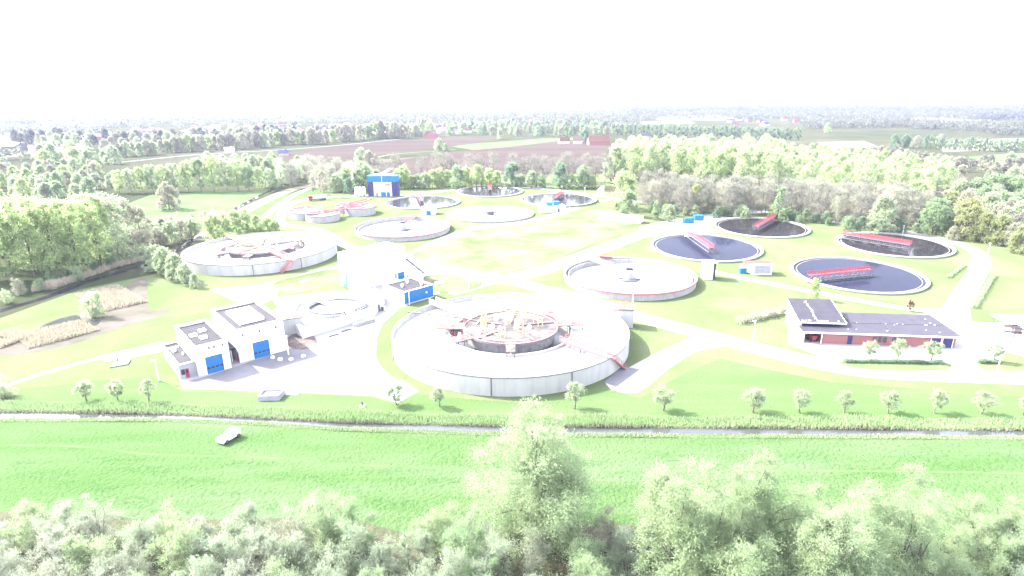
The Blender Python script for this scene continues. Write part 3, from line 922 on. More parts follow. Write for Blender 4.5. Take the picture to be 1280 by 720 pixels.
t = empty('garage_building', 'lower white cubic building with blue roller door, left of the tall one', 'building', (-65.5, 112.4, 0), A41)
rf = shell(t, 6.5, 16.2, 6.6, 'white', 'roofing')
for b_ in ((2.5, 3.9, 4.8, 6.4), (1.2, 2.6, 7.6, 9.2), (3.4, 4.8, 9.5, 11)):
    part('rooflight', M['white_metal'], rf, lambda m: m.boxz(*b_, 6.1, 6.45))
part('roof_seams', M['dark'], rf, lambda m: [m.boxz(.4, 6.1, .8 + 1.1 * i, .88 + 1.1 * i, 6.1, 6.14) for i in range(13)])
roller_door(t, 1.6, 5.0, 3.9, 'blue')
for x in (2.6, 3.6, 5.3):
    part('wall_lamp', M['grey_metal'], t, lambda m: m.boxz(x, x + .2, -.2, -.01, 5.5, 6.0))
part('drainpipe', M['grey_metal'], t, lambda m: m.tube((6.58, .4, .05), (6.58, .4, 6.4), .08, 6))

t = empty('link_bay', 'open dark passage bay between the two white garage buildings', 'passage', (-59.8, 119.0, 0), A41)
part('roof', M['roofing'], t, lambda m: m.boxz(-2.05, -.06, 1.6, 12, 2.9, 3.15))
part('wall', M['shade_grey'], t, lambda m: m.boxz(-2.05, -.06, 6.4, 6.7, 0, 2.9))
part('pillar', M['white'], t, lambda m: m.boxz(-1.2, -1.0, 1.7, 1.9, 0, 2.9))

t = empty('annex_building', 'low grey annex with red door, left of the white garages', 'building', (-68.7, 111.1, 0), A41)
rf = shell(t, 3.25, 14.2, 3.2, 'shade_grey', 'roofing', par=.25, th=.22)
parts('roof_vent', M['white_metal'], rf, [lambda m: m.boxz(.9, 1.6, 8.6, 9.6, 2.95, 3.5), lambda m: m.tube((2.3, 6, 2.95), (2.3, 6, 3.5), .2, 8), lambda m: m.boxz(.5, 2.6, 10.8, 11.4, 2.95, 3.2)])
dr = part('door', M['red'], t, lambda m: m.boxz(1.05, 1.75, -.05, -.002, .02, 2.1))
part('window', M['glass'], dr, lambda m: m.boxz(1.2, 1.6, -.058, -.052, 1.2, 1.9))
part('window', M['glass'], t, lambda m: m.boxz(.3, 1.0, -.03, -.002, .9, 2.1))
part('side_window', M['glass'], t, lambda m: m.boxz(-.03, -.002, .8, 1.9, .9, 2.1))

# large white hall behind the basin
t = empty('process_hall', 'plain tall white block with external stair and blue door, middle of the plant', 'building', (-46.2, 169.6, 0), R_(48.5))
rf = shell(t, 18.4, 9.6, 10.4, 'white', 'white', par=.3)
dr = roller_door(t, 14.9, 17.5, 2.4, 'blue', 3)
part('window', M['blue'], t, lambda m: m.boxz(13.9, 14.4, -.05, -.002, .9, 2.2))
for y, z in ((3.2, 6.2), (6.6, 3.2)):
    part('slot_window', M['glass'], t, lambda m: m.boxz(-.04, -.002, y, y + .35, z, z + 1.6))
part('cladding_seam', M['shade_grey'], t, lambda m: [m.boxz(x, x + .03, -.012, -.002, .1, 10.3) for x in np.arange(1.5, 18, 1.5)])
st = part('external_stair', M['grey_metal'], t, lambda m: (
    [m.bar((18.6 + .42 * k, -.2, 6.3 - .38 * k), (18.6 + .42 * k, 1.0, 6.3 - .38 * k), .3, .06) for k in range(17)],
    [m.bar((18.5, y, 6.4), (25.6, y, .05), .08, .25) for y in (-.2, 1.0)],
    [m.tube((18.6 + dx, y, .02), (18.6 + dx, y, 6.3 - .9 * dx), .08, 5) for dx in (.1, 2.2, 4.4) for y in (-.2, 1.0)],
    rail(m, [(18.5, -.2, 6.5), (25.6, -.2, .1)], 1.1, .05, 1.2), rail(m, [(18.5, 1.0, 6.5), (25.6, 1.0, .1)], 1.1, .05, 1.2)))
t = empty('teal_ladder', 'teal painted pipe rack and ladder at the left foot of white hall', 'pipe rack', (*XY(432, 359), 0), R_(-35))
part('frame', M['teal'], t, lambda m: (m.tube((0, 0, .02), (1.2, 0, 5.2), .13, 6), m.tube((.7, -.5, .02), (1.9, -.5, 5.2), .13, 6), m.tube((-1.5, 0, .8), (3.5, 0, 1.4), .15, 6), m.tube((3.4, 0, .02), (2.4, 0, 3.6), .12, 6)))
part('rung', M['teal'], t, lambda m: [m.tube((.25 * k, 0, k + .4), (.25 * k + .7, -.5, k + .4), .06, 5) for k in range(5)])
part('panel', M['teal'], t, lambda m: m.boxz(-1.2, 1.4, .3, .5, .02, 1.5))

# blue fronted hut
t = empty('blue_front_hut', 'flat roofed hut with one bright blue wall beside the biggest tank', 'hut', (-30.1, 156.5, 0), R_(44.8))
rf = shell(t, 10.2, 10.4, 3.8, 'white', 'roofing', par=.3)
part('blue_cladding', M['blue'], t, lambda m: m.boxz(.12, 10.08, -.09, -.004, .3, 3.7))
part('wall_lamp', M['white_metal'], t, lambda m: m.boxz(7.4, 7.8, -.3, -.1, 1.9, 2.3))
for x, y in ((3.2, 5.4), (6.4, 7.4), (8.2, 3.0)):
    part('roof_vent', M['white_metal'], rf, lambda m: (m.tube((x, y, 3.5), (x, y, 4.05), .32, 10), m.tube((x, y, 4.05), (x, y, 4.2), .5, 10)))

# portal building
t = empty('portal_building', 'tall blue framed building with white recessed front and blue doors', 'building', (-85.0, 352.0, 0), R_(-2.5))
part('side_tower', M['navy'], t, lambda m: m.boxz(0, 3.1, 0, 6, 0, 8.6))
part('side_tower', M['navy'], t, lambda m: m.boxz(14.4, 17.6, 0, 6, 0, 8.6))
part('top_band', M['sky_blue'], t, lambda m: m.boxz(-.05, 17.65, -.05, 6.05, 8.603, 12.1))
part('front_wall', M['white'], t, lambda m: m.boxz(3.103, 14.397, .8, 6, 0, 8.6))
part('attic', M['white'], t, lambda m: (m.boxz(3, 14, .6, 3, 12.103, 12.9), m.boxz(7, 11, 1, 2.6, 12.903, 13.4)))
part('red_sign', M['red'], t, lambda m: m.boxz(10.2, 13.4, .68, .797, 6.4, 7.1))
part('door', M['blue'], t, lambda m: m.boxz(7.6, 10.4, .7, .797, .02, 2.5))
part('door', M['blue'], t, lambda m: m.boxz(11.0, 12.8, .7, .797, .02, 2.5))
part('side_door', M['dark'], t, lambda m: m.boxz(4.8, 5.4, .7, .797, .02, 1.9))
part('fascia', M['white_metal'], t, lambda m: (m.boxz(3.103, 14.397, .6, .797, 7.9, 8.4), m.boxz(8.6, 8.85, -.12, -.053, 8.7, 12.0)))
for i, (x, y) in enumerate(((446.5, 245), (451, 245.3), (455.3, 245))):
    o = XY(x, y)
    t = empty('silo', f'white storage silo left of the blue portal building, {ORD[i]} from its left', 'silo', (*o, 0), 0, 'white silos')
    part('barrel', M['white_metal'], t, lambda m: m.lathe([(1.15, .7), (1.15, 4.9), (.5, 5.5), (0, 5.55)], 20), True)
    part('hopper', M['grey_metal'], t, lambda m: m.lathe([(.3, .03), (1.14, .7)], 20))

# huts
def hut(name, label, a, ang, w_, d, h, door=None, wallm='white', roofm='white_metal', win=None):
    t = empty(name, label, 'hut', (*a, 0), R_(ang))
    rf = shell(t, w_, d, h, wallm, roofm, par=.15, th=.2)
    if door:
        x0, x1, hh, cm = door
        part('door', M[cm], t, lambda m: m.boxz(x0, x1, -.05, -.002, .02, hh))
    if win:
        x0, x1, z0, z1 = win
        part('window', M['glass'], t, lambda m: m.boxz(x0, x1, -.04, -.002, z0, z1))
    return t


hut('pump_hut', 'white hut with small blue door between the two far red bridges', (-45.2, 292.8), -2, 7.2, 5, 3.3, (2.8, 4.9, 1.9, 'blue'))
t = hut('screen_house', 'low white building with two blue boxes on its roof', (14.3, 295.1), 9.8, 13.2, 6, 3.0, (9.2, 10.2, 2, 'grey_metal'))
for i, (x0, lb) in enumerate(((4.2, 'bright blue box on the low white building, left of two'), (8.2, 'bright blue box on the low white building, right of two'))):
    b = part('roof_box', M['sky_blue'], None, lambda m: m.boxz(0, 3.0, 0, 2.6, 0, 1.7))
    b.location = (14.3 + x0 * .985 - 2.5 * .17 - (1.5 * .17 if i else 0), 295.1 + x0 * .17 + 2.5 * .985 + (1.5 if i else 0), 3.02)
    b.rotation_euler = (0, 0, R_(9.8))
    tag(b, lb, 'box', 'blue roof boxes')
t = empty('pump_tower', 'narrow white tower with dark open side beside the dark water tank', 'tower', (60.6, 178.6, 0), R_(-2))
part('wall', M['white'], t, lambda m: m.prism([(0, 0), (2.7, 0), (2.7, 2.2), (3.7, 2.2), (3.7, 4), (0, 4)], 0, 5.4))
part('roof', M['pale_concrete'], t, lambda m: m.boxz(-.2, 3.9, -.2, 4.2, 5.403, 5.65))
part('opening', M['dark'], t, lambda m: m.boxz(2.703, 3.5, .5, 2.197, .05, 5.2))  # solid dark box, shade of the open side put into its colour
t = empty('pump_house', 'small white pump house with pinkish roof near the dark water tank', 'hut', (75.2, 183.8, 0), R_(-2))
part('wall', M['white'], t, lambda m: m.boxz(2.6, 8.8, 0, 4.2, 0, 3.4))
part('roof', M['soil_pale'], t, lambda m: m.boxz(.4, 9.0, -.3, 4.5, 3.403, 3.65))
part('roof_edge', M['white_metal'], t, lambda m: m.boxz(.38, 9.02, -.36, -.303, 3.35, 3.75))
part('opening', M['shade_grey'], t, lambda m: m.boxz(3.2, 8.2, -.04, -.003, .5, 3.0))
t = empty('skip', 'bright blue container against the small white pump house', 'container', (*XY(925, 342), 0), R_(-2))
part('body', M['sky_blue'], t, lambda m: m.prism([(0, 0), (2.0, 0), (2.0, 1.6), (0, 1.6)], .12, 1.9))
part('lid', M['white_metal'], t, lambda m: m.boxz(-.05, 2.05, -.05, 1.65, 1.903, 2.0))
parts('foot', M['dark'], t, [lambda m: m.boxz(.1, .3, .1, 1.5, .0, .117), lambda m: m.boxz(1.7, 1.9, .1, 1.5, 0, .117)])

for i, (x, y, lb) in enumerate(((856, 279.5, 'bright blue container in front of its pair at the wood edge'), (868.5, 276, 'bright blue container behind its pair, closer to the dark water tank'))):
    t = empty('container', lb, 'container', (*XY(x, y), 0), R_(8), 'blue containers at the wood edge')
    part('body', M['sky_blue'], t, lambda m: m.boxz(0, 4.4, 0, 2.4, .15, 2.3))
    part('roof', M['sky_blue'], t, lambda m: m.boxz(-.06, 4.46, -.06, 2.46, 2.303, 2.4))
    parts('door', M['blue'], t, [lambda m: m.boxz(.3, 1.3, -.04, -.003, .3, 2.2), lambda m: m.boxz(1.4, 2.4, -.04, -.003, .3, 2.2)])
    parts('skid', M['dark'], t, [lambda m: m.boxz(.2, .5, .1, 2.3, 0, .147), lambda m: m.boxz(3.9, 4.2, .1, 2.3, 0, .147)])

a, b = P(722, 272), P(803, 279)
dv = b - a
t = empty('ramp_wall', 'long low white concrete bunker in front of the bare wood', 'bunker', (*XY(770, 277), 0), math.atan2(dv[1], dv[0]))
part('wall', M['white'], t, lambda m: m.boxz(0, 11.5, 0, 4.4, 0, 2.6))
part('parapet', M['white_metal'], t, lambda m: (m.boxz(-9, 11.6, 4.2, 4.5, 0, 2.9), m.boxz(11.2, 11.6, -.1, 4.19, 2.603, 3.1)))
part('ledge', M['pale_concrete'], t, lambda m: m.boxz(-9, -.01, 1.2, 4.19, 0, .9))

t = empty('curved_shelter', 'white curved canopy panel standing at the wood corner', 'shelter', (*XY(750, 245), 0), R_(-25))
part('panel', M['white'], t, lambda m: m.prism([(-2, 0), (1.2, -.6), (2.3, .2), (2.3, .5), (1.2, -.2), (-2, .4)], 0, 6, ztop=[3.5, 6.2, 6.2, 6.2, 6.2, 3.5]))
part('base', M['pale_concrete'], t, lambda m: m.boxz(-2.3, 2.6, -1, .9, -.05, .12))

# square basin with round chamber
t = empty('settling_basin', 'angular white walled basin with a dashed footbridge, beside the white hall', 'basin')
out = [(-50.4, 132.6), (-36.6, 147.6), (-36.0, 158), (-40, 165), (-52.2, 157.0), (-58.9, 152.6), (-57.0, 140.0)]
cx_, cy_ = sum(p[0] for p in out) / 7, sum(p[1] for p in out) / 7
inn = [(cx_ + (p[0] - cx_) * .93, cy_ + (p[1] - cy_) * .93) for p in out]
def _basin(m):
    for i in range(7):
        j = (i + 1) % 7
        m.prism([out[i], out[j], inn[j], inn[i]], 0, 2.5)
part('wall', M['white'], t, _basin)
part('liquid', M['dry_floor'], t, lambda m: m.prism(inn, .02, 1.7))
part('ring_channel', M['white'], t, lambda m: m.lathe([(7.2, 1.72), (7.2, 2.7), (7.6, 2.7), (7.6, 1.72)], 64, cx_, cy_))
part('channel_liquid', M['sump'], t, lambda m: m.lathe([(5.6, 1.74), (7.19, 1.74)], 64, cx_, cy_))
part('channel_edge', M['grey_metal'], t, lambda m: m.lathe([(7.62, 2.55), (7.62, 2.8), (7.9, 2.8), (7.9, 2.55)], 64, cx_, cy_, closed=True))
part('railing', M['grey_metal'], t, lambda m: rail(m, [(p[0] * .97 + cx_ * .03, p[1] * .97 + cy_ * .03, 2.5) for p in (out[0], out[1], out[2])], 1.0, .05, 1.6))
walkway('basin_bridge', 'white footbridge with dark dashed rails across the angular basin', 'footbridge', P(391, 371.5, 2.9), P(441, 391, 2.9), 1.7, None, 'white_metal', 'grey_metal')
t = empty('concrete_box_tank', 'square grey concrete box tank with brown rim, right of the tall garage', 'box tank', (-56.2, 134.6, 0), R_(24))
part('wall', M['concrete'], t, lambda m: (m.boxz(0, 4.9, 0, .3, 0, 4.0), m.boxz(0, 4.9, 4.2, 4.5, 0, 4.0), m.boxz(0, .3, .3, 4.2, 0, 4.0), m.boxz(4.6, 4.9, .3, 4.2, 0, 4.0)))
part('rim', M['rust'], t, lambda m: m.boxz(-.1, 5.0, -.1, .32, 4.003, 4.2))
part('cover', M['white_metal'], t, lambda m: m.boxz(.31, 4.59, .33, 4.19, 3.5, 3.7))
t = empty('hopper', 'pale sloping hopper panel behind the grey box tank', 'hopper', (-60.5, 141.5, 0), R_(30))
part('body', M['white'], t, lambda m: m.prism([(0, 0), (3.8, 0), (3.8, 3.2), (0, 3.2)], 0, 3, ztop=[1.6, 3.6, 3.6, 1.6]))
parts('post', M['grey_metal'], t, [lambda m: m.tube((-.1, -.06, 0), (-.1, -.06, 1.7), .08, 5), lambda m: m.tube((3.9, -.06, 0), (3.9, -.06, 3.7), .08, 5)])
t = empty('pipe_bench', 'low pale trough lying on the yard in front of the angular basin', 'trough', (*XY(446, 409), 0), R_(43))
part('trough', M['pale_concrete'], t, lambda m: (m.boxz(0, 5.2, 0, .25, .02, 1.0), m.boxz(0, 5.2, 1.1, 1.35, .02, 1.0), m.boxz(0, .25, .26, 1.09, .02, 1.0)))
part('pipe', M['white_metal'], t, lambda m: m.tube((-.5, .6, .75), (5.8, .6, .75), .22, 8))
t = empty('pump_set', 'grey pump machinery standing between blue-fronted hut and basin', 'pump', (*XY(474, 389), 0), R_(20))
parts('motor', M['grey_metal'], t, [lambda m: m.tube((0, 0, .02), (0, 0, 1.9), .35, 10), lambda m: m.tube((.9, .2, .02), (.9, .2, 1.4), .3, 10)])
part('pipe', M['white_metal'], t, lambda m: m.path([(-1.2, .3, .1), (-1.2, .3, 1.5), (0, 0, 1.6), (1.6, -.2, 1.2), (1.6, -.2, .05)], .14, 6))
for i, (x, y) in enumerate(((418, 420), (433, 414))):
    t = empty('hose_reel', ('grey pipe lengths left on the yard, nearer the dug pit', 'grey pipe lengths left on the yard, nearer the pale trough')[i], 'pipes', (*XY(x, y), 0), R_(40))
    parts('pipe', M['grey_metal'], t, [lambda m: m.tube((-1.4, 0, .16), (1.6, .2, .16), .12, 6), lambda m: m.tube((-1, .4, .16), (1.2, .5, .16), .12, 6)])

# brick office with sheet roofs
BA = R_(-6.5)
t = empty('brick_office', 'long low red brick office with dark sheet roof and raised roof block', 'building', (68.4, 128.0, 0), BA)
part('wall', M['brick'], t, lambda m: (m.boxz(4.0, 32.6, 0, .3, 0, 2.75), m.boxz(32.3, 32.6, .31, 12.4, 0, 2.75), m.boxz(4.0, 32.29, 12.1, 12.4, 0, 2.75), m.boxz(3.7, 3.997, 0, 12.4, 0, 2.75)))
part('gable_wall', M['white'], t, lambda m: m.prism([(-.3, 3.4), (.1, 3.4), (.1, 13.0), (-.3, 13.0)], 0, 5, ztop=[3.9, 3.9, 6.4, 6.4]))
part('side_wall', M['white'], t, lambda m: (m.boxz(-.6, -.2, -.1, 3.39, 0, 2.75), m.boxz(.12, 3.69, 4.6, 4.9, 0, 2.75)))
rf = part('roof', M['slate'], t, lambda m: m.prism([(-.9, -.6), (33.7, -.6), (33.7, 13.0), (.3, 13.0)], 2.9, 3, ztop=[3.02, 3.02, 3.35, 3.35]))
part('fascia', M['white_metal'], t, lambda m: (m.boxz(-.95, 33.75, -.7, -.603, 2.72, 3.05), m.boxz(33.703, 33.8, -.6, 13, 2.75, 3.4)))
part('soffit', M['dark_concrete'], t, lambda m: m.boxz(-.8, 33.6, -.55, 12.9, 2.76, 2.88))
part('roof_seam', M['seam'], rf, lambda m: ([m.bar((x, -.5, 3.05), (x, 12.9, 3.38), .09, .06) for x in (3.9, 12.2, 19.5, 26.5)], m.bar((4, 5.6, 3.2), (33.6, 6.4, 3.22), .12, .06)))
def _specks(m):  # small white specks scattered over the roof sheet
    rs = random.Random(4)
    for k in range(18):
        x = rs.uniform(5, 33)
        y = 5.9 + rs.uniform(-.35, .35) if k % 2 else rs.uniform(.5, 12)
        s_ = rs.uniform(.07, .17)
        m.boxz(x, x + s_ * 2.2, y, y + s_, 3.05 + .33 * (y + .6) / 13.6, 3.12 + .33 * (y + .6) / 13.6)
part('roof_specks', M['white_metal'], rf, _specks)
ub = part('clerestory', M['navy'], t, lambda m: m.prism([(.12, 4.0), (9.2, 4.0), (9.2, 12.4), (.12, 12.4)], 3.0, 4, ztop=[3.9, 3.9, 6.0, 6.0]))
def _upper(m):
    m.prism([(-.6, 3.0), (9.9, 3.0), (9.9, 13.2), (-.6, 13.2)], 4, 5, ztop=[4.05, 4.05, 6.6, 6.6])
    m.v = [(v[0], v[1], v[2] if i >= 4 else 3.85 + (v[1] - 3) * .25) for i, v in enumerate(m.v)]
ur = part('upper_roof', M['slate'], t, _upper)
part('verge', M['white_metal'], ur, lambda m: (m.bar((-.68, 2.95, 3.98), (9.98, 2.95, 3.98), .1, .26), m.bar((9.97, 3, 3.98), (9.97, 13.2, 6.5), .1, .26), m.bar((-.67, 3, 3.98), (-.67, 13.2, 6.5), .1, .26)))
def _streak(m):  # zigzag of small white marks down the upper roof
    rs = random.Random(9)
    x, y = 3.4, 12.4
    for k in range(24):
        y -= .38
        x += rs.uniform(-.3, .42)
        m.boxz(x, x + rs.uniform(.15, .5), y, y + .14, 4.06 + (y - 3) * .25 + .03, 4.1 + (y - 3) * .25 + .05)
    for k in range(14):
        x = rs.uniform(0, 9)
        m.boxz(x, x + .35, 3.6, 3.85, 4.22, 4.32)
part('roof_zigzag', M['white_metal'], ur, _streak)
part('door', M['navy'], t, lambda m: m.boxz(9.4, 10.4, -.05, -.003, .02, 2.15))
for x in (14.9, 16.0, 17.1, 19.1, 20.9):
    wn = part('window', M['glass'], t, lambda m: m.boxz(x, x + .75, -.03, -.003, .85, 2.1))
    part('frame', M['grey_metal'], wn, lambda m: (m.boxz(x - .07, x - .002, -.05, -.003, .8, 2.15), m.boxz(x + .752, x + .82, -.05, -.003, .8, 2.15), m.boxz(x, x + .75, -.06, -.003, .74, .845)))
for x in (27.4, 29.9):
    d = part('garage_door', M['navy'], t, lambda m: m.boxz(x, x + 2.1, -.05, -.003, .02, 2.2))
    part('frame', M['white_metal'], d, lambda m: (m.boxz(x - .1, x - .002, -.07, -.003, .02, 2.3), m.boxz(x + 2.102, x + 2.2, -.07, -.003, .02, 2.3)))
part('porch_post', M['white_metal'], t, lambda m: m.tube((3.5, -.35, 0), (3.5, -.35, 2.74), .09, 8))

def vehicle_wheels(t, pts, r=.32, wd=.22, ax='y'):
    for x, y in pts:
        wl = part('wheel', M['rubber'], t, lambda m: m.tube((x, y - wd / 2, r), (x, y + wd / 2, r), r, 14))
        part('rim', M['grey_metal'], wl, lambda m: m.tube((x, y - wd / 2 - .01, r), (x, y + wd / 2 + .01, r), r * .55, 10))


def car(label, loc, rz, body, cat='car', name='parked_car', group=None, L_=4.3, W_=1.8):
    t = empty(name, label, cat, (*loc, .03), rz, group)
    hw = W_ / 2
    pr = [(-L_ / 2, .3), (L_ / 2, .3), (L_ / 2, .72), (L_ / 2 - .1, .86), (L_ / 2 - 1.15, .98), (-L_ / 2 + .12, 1.0), (-L_ / 2, .85)]
    def bod(m):
        n = len(pr)
        vs = [(x, -hw + (.05 if z > .9 else 0), z) for x, z in pr] + [(x, hw - (.05 if z > .9 else 0), z) for x, z in pr]
        m.add(vs, [tuple(range(n)), tuple(range(2 * n - 1, n - 1, -1))] + [(i, i + n, (i + 1) % n + n, (i + 1) % n) for i in range(n)])
    part('body', M[body], t, bod)
    gp = [(L_ / 2 - 1.15, .985), (L_ / 2 - 1.85, 1.45), (-L_ / 2 + .55, 1.48), (-L_ / 2 + .15, 1.005)]
    def cabin(m):
        k = [hw - .06, hw - .22, hw - .22, hw - .06]
        vs = [(x, -k[i], z) for i, (x, z) in enumerate(gp)] + [(x, k[i], z) for i, (x, z) in enumerate(gp)]
        m.add(vs, [(0, 1, 2, 3), (7, 6, 5, 4), (0, 4, 5, 1), (1, 5, 6, 2), (2, 6, 7, 3), (3, 7, 4, 0)])
    part('window', M['glass'], t, cabin)
    part('roof', M[body], t, lambda m: m.prism([(L_ / 2 - 1.9, -hw + .2), (L_ / 2 - 1.9, hw - .2), (-L_ / 2 + .5, hw - .2), (-L_ / 2 + .5, -hw + .2)], 1.462, 1.54))
    part('bumper', M['white_metal'], t, lambda m: (m.boxz(L_ / 2 + .003, L_ / 2 + .1, -hw + .05, hw - .05, .3, .55)))
    for s_ in (-1, 1):
        part('headlight', M['glass'], t, lambda m: m.boxz(L_ / 2 + .003, L_ / 2 + .03, s_ * (hw - .32) - .18, s_ * (hw - .32) + .18, .6, .74))
    vehicle_wheels(t, [(L_ / 2 - .85, -hw + .08), (L_ / 2 - .85, hw - .08), (-L_ / 2 + .8, -hw + .08), (-L_ / 2 + .8, hw - .08)])
    return t


# vehicle alone on the meadow
cx_, cy_ = XY(286.5, 549.5)
t = empty('meadow_vehicle', 'low boxy white vehicle parked alone on the green meadow', 'vehicle', (cx_, cy_, .03), R_(-116))
def _mv(m):
    m.prism([(-1.75, -.9), (1.7, -.9), (1.7, .9), (-1.75, .9)], .42, 1.0)
    m.prism([(-1.8, -.93), (-.2, -.93), (-.2, .93), (-1.8, .93)], 1.003, 1.32)
part('body', M['white_metal'], t, _mv)
part('windscreen', M['grey_metal'], t, lambda m: m.prism([(-.195, -.8), (.5, -.8), (.5, .8), (-.195, .8)], 1.003, 1.1, ztop=[1.3, 1.03, 1.03, 1.3]))
part('hatch', M['shade_grey'], t, lambda m: m.boxz(.75, 1.45, -.45, .45, 1.003, 1.06))
part('bumper', M['white_metal'], t, lambda m: m.boxz(1.703, 1.85, -.92, .92, .38, .62))
part('grille', M['dark'], t, lambda m: m.boxz(1.703, 1.72, -.7, .7, .7, .9))
vehicle_wheels(t, [(x, y) for x in (-1.2, 1.1) for y in (-.84, .84)], .36, .26)
ox, oy = 68.4, 128.0
t = empty('red_tractor', 'red machine parked in the open bay of the brick office', 'tractor', (ox + 2.0 * math.cos(BA) - 1.6 * math.sin(BA), oy + 2.0 * math.sin(BA) + 1.6 * math.cos(BA), .06), R_(100))
part('body', M['red'], t, lambda m: (m.boxz(-1.2, .6, -.5, .5, .5, 1.1), m.boxz(-1.3, -.3, -.6, .6, 1.1, 1.6), m.bar((.6, 0, .9), (1.5, 0, 1.9), .25, .25)))
part('seat', M['dark'], t, lambda m: m.boxz(-.2, .2, -.3, .3, 1.1, 1.5))
vehicle_wheels(t, [(-.7, -.65), (-.7, .65), (.5, -.6), (.5, .6)], .4, .28)

# carport at the right edge with parked cars
t = empty('carport', 'flat white carport roof at the right edge with cars below', 'carport', (*XY(1254, 414), 0), R_(-6))
part('roof', M['white_metal'], t, lambda m: m.boxz(-.5, 13, -.5, 5, 2.4, 2.6))
part('fascia', M['dark_concrete'], t, lambda m: m.boxz(-.52, 13.02, -.56, -.503, 2.3, 2.55))
for x in (.2, 4.2, 8.2, 12.4):
    part('post', M['grey_metal'], t, lambda m: (m.tube((x, 4.4, 0), (x, 4.4, 2.39), .08, 6)))
car('silver car with dark windows at the carport, leftmost', XY(1257, 417.5), R_(60), 'white_metal', group='cars at the carport')
car('dark red car parked under the carport', XY(1266, 413.5), R_(78), 'rust', group='cars at the carport')
car('white car farthest right at the carport', XY(1278, 416), R_(80), 'white_metal', group='cars at the carport')

# tanker lorry
cx_, cy_ = XY(396, 250.5)
t = empty('tanker_lorry', 'tanker lorry with red cab parked behind the small raised tanks', 'lorry', (cx_, cy_, .04), R_(205))
part('tank', M['white_metal'], t, lambda m: m.tube((-5.2, 0, 2.0), (1.6, 0, 2.0), 1.15, 16), True)
part('chassis', M['dark'], t, lambda m: m.boxz(-5.2, 4.4, -.9, .9, .55, .85))
part('cab', M['red'], t, lambda m: m.boxz(2.2, 4.5, -1.2, 1.2, .86, 2.9))
parts('window', M['glass'], t, [lambda m: m.boxz(4.5, 4.53, -1.0, 1.0, 1.8, 2.6), lambda m: m.boxz(2.9, 4.1, -1.23, -1.203, 1.8, 2.6), lambda m: m.boxz(2.9, 4.1, 1.203, 1.23, 1.8, 2.6)])
vehicle_wheels(t, [(x, y) for x in (-4.4, -3.2, -1.9, 3.4) for y in (-1, 1)], .5, .35)

# small things on the grass
t = empty('inspection_chamber', 'grey concrete chamber with sloping sides on the lawn edge', 'chamber', (*XY(323, 501.5), 0), R_(2))
part('wall', M['shade_grey'], t, lambda m: (m.boxz(0, 3.6, 0, .3, 0, 1.1), m.boxz(0, .3, .31, 2.8, 0, 1.1), m.boxz(0.31, 4.2, 2.5, 2.8, 0, 1.1), m.prism([(3.6, 0), (3.9, 0), (4.2, 2.49), (3.9, 2.49)], 0, 1.1)))
part('cover', M['dark_concrete'], t, lambda m: m.boxz(.32, 3.58, .32, 2.48, .6, .75))
parts('slab', M['pale_concrete'], t, [lambda m: m.boxz(4.4, 7.0, 2.0, 3.2, 0, .12), lambda m: m.boxz(.2, 3.6, 2.81, 3.5, 0, .2)])
t = empty('well_cover', 'pale low slab with a dark post on the lawn left of the annex', 'well cover', (*XY(137, 460), 0), R_(24))
part('slab', M['pale_concrete'], t, lambda m: m.prism([(0, 0), (3.4, .2), (3.6, 2.6), (.8, 3.0)], 0, .3))
part('edge', M['dark_concrete'], t, lambda m: m.bar((0, -.08, .14), (3.4, .12, .14), .12, .26))
part('post', M['dark'], t, lambda m: m.tube((1.2, 2.6, .3), (1.2, 2.6, 1.2), .12, 6))
for x, y, lb in ((453, 508, 'tiny dark post on a white base at the reed edge'), (1062, 444.5, 'small dark bollard on the paving before the brick office')):
    t = empty('marker_post', lb, 'post', (*XY(x, y), 0))
    part('shaft', M['dark'], t, lambda m: m.tube((0, 0, .05), (0, 0, .95), .12, 8))
    part('base', M['white'], t, lambda m: m.boxz(-.5, .5, -.35, .35, 0, .12))
for i, (x, y) in enumerate(((341, 448), (350.5, 450.5), (364, 450.5), (379.5, 446.5))):
    o = part('boulder', M['white'], None, lambda m: m.lathe([(0, .62), (.36, .56), (.55, .3), (.5, 0)], 10, 0, 0), True)
    o.location = (*XY(x, y), .05)
    o.scale = (1 + .1 * (i % 2), .9, 1)
    tag(o, f'white round boulder on dark paving by tall garage, {ORD[i]} from the left', 'boulder', 'white boulders before the garage')
for x, y, lb in ((360, 361.5, 'white manhole slab on wedge lawn, left of two'), (381, 352.5, 'white manhole slab on wedge lawn, right of two'), (549, 354, 'white manhole slab on the oval dry lawn')):
    o = part('manhole_slab', M['white'], None, lambda m: (m.boxz(-1.3, 1.3, -.9, .9, 0, .25), m.boxz(-.5, .5, -.5, .5, .253, .32)))
    o.location = (*XY(x, y), .06)
    o.rotation_euler = (0, 0, R_(30))
    tag(o, lb, 'manhole')

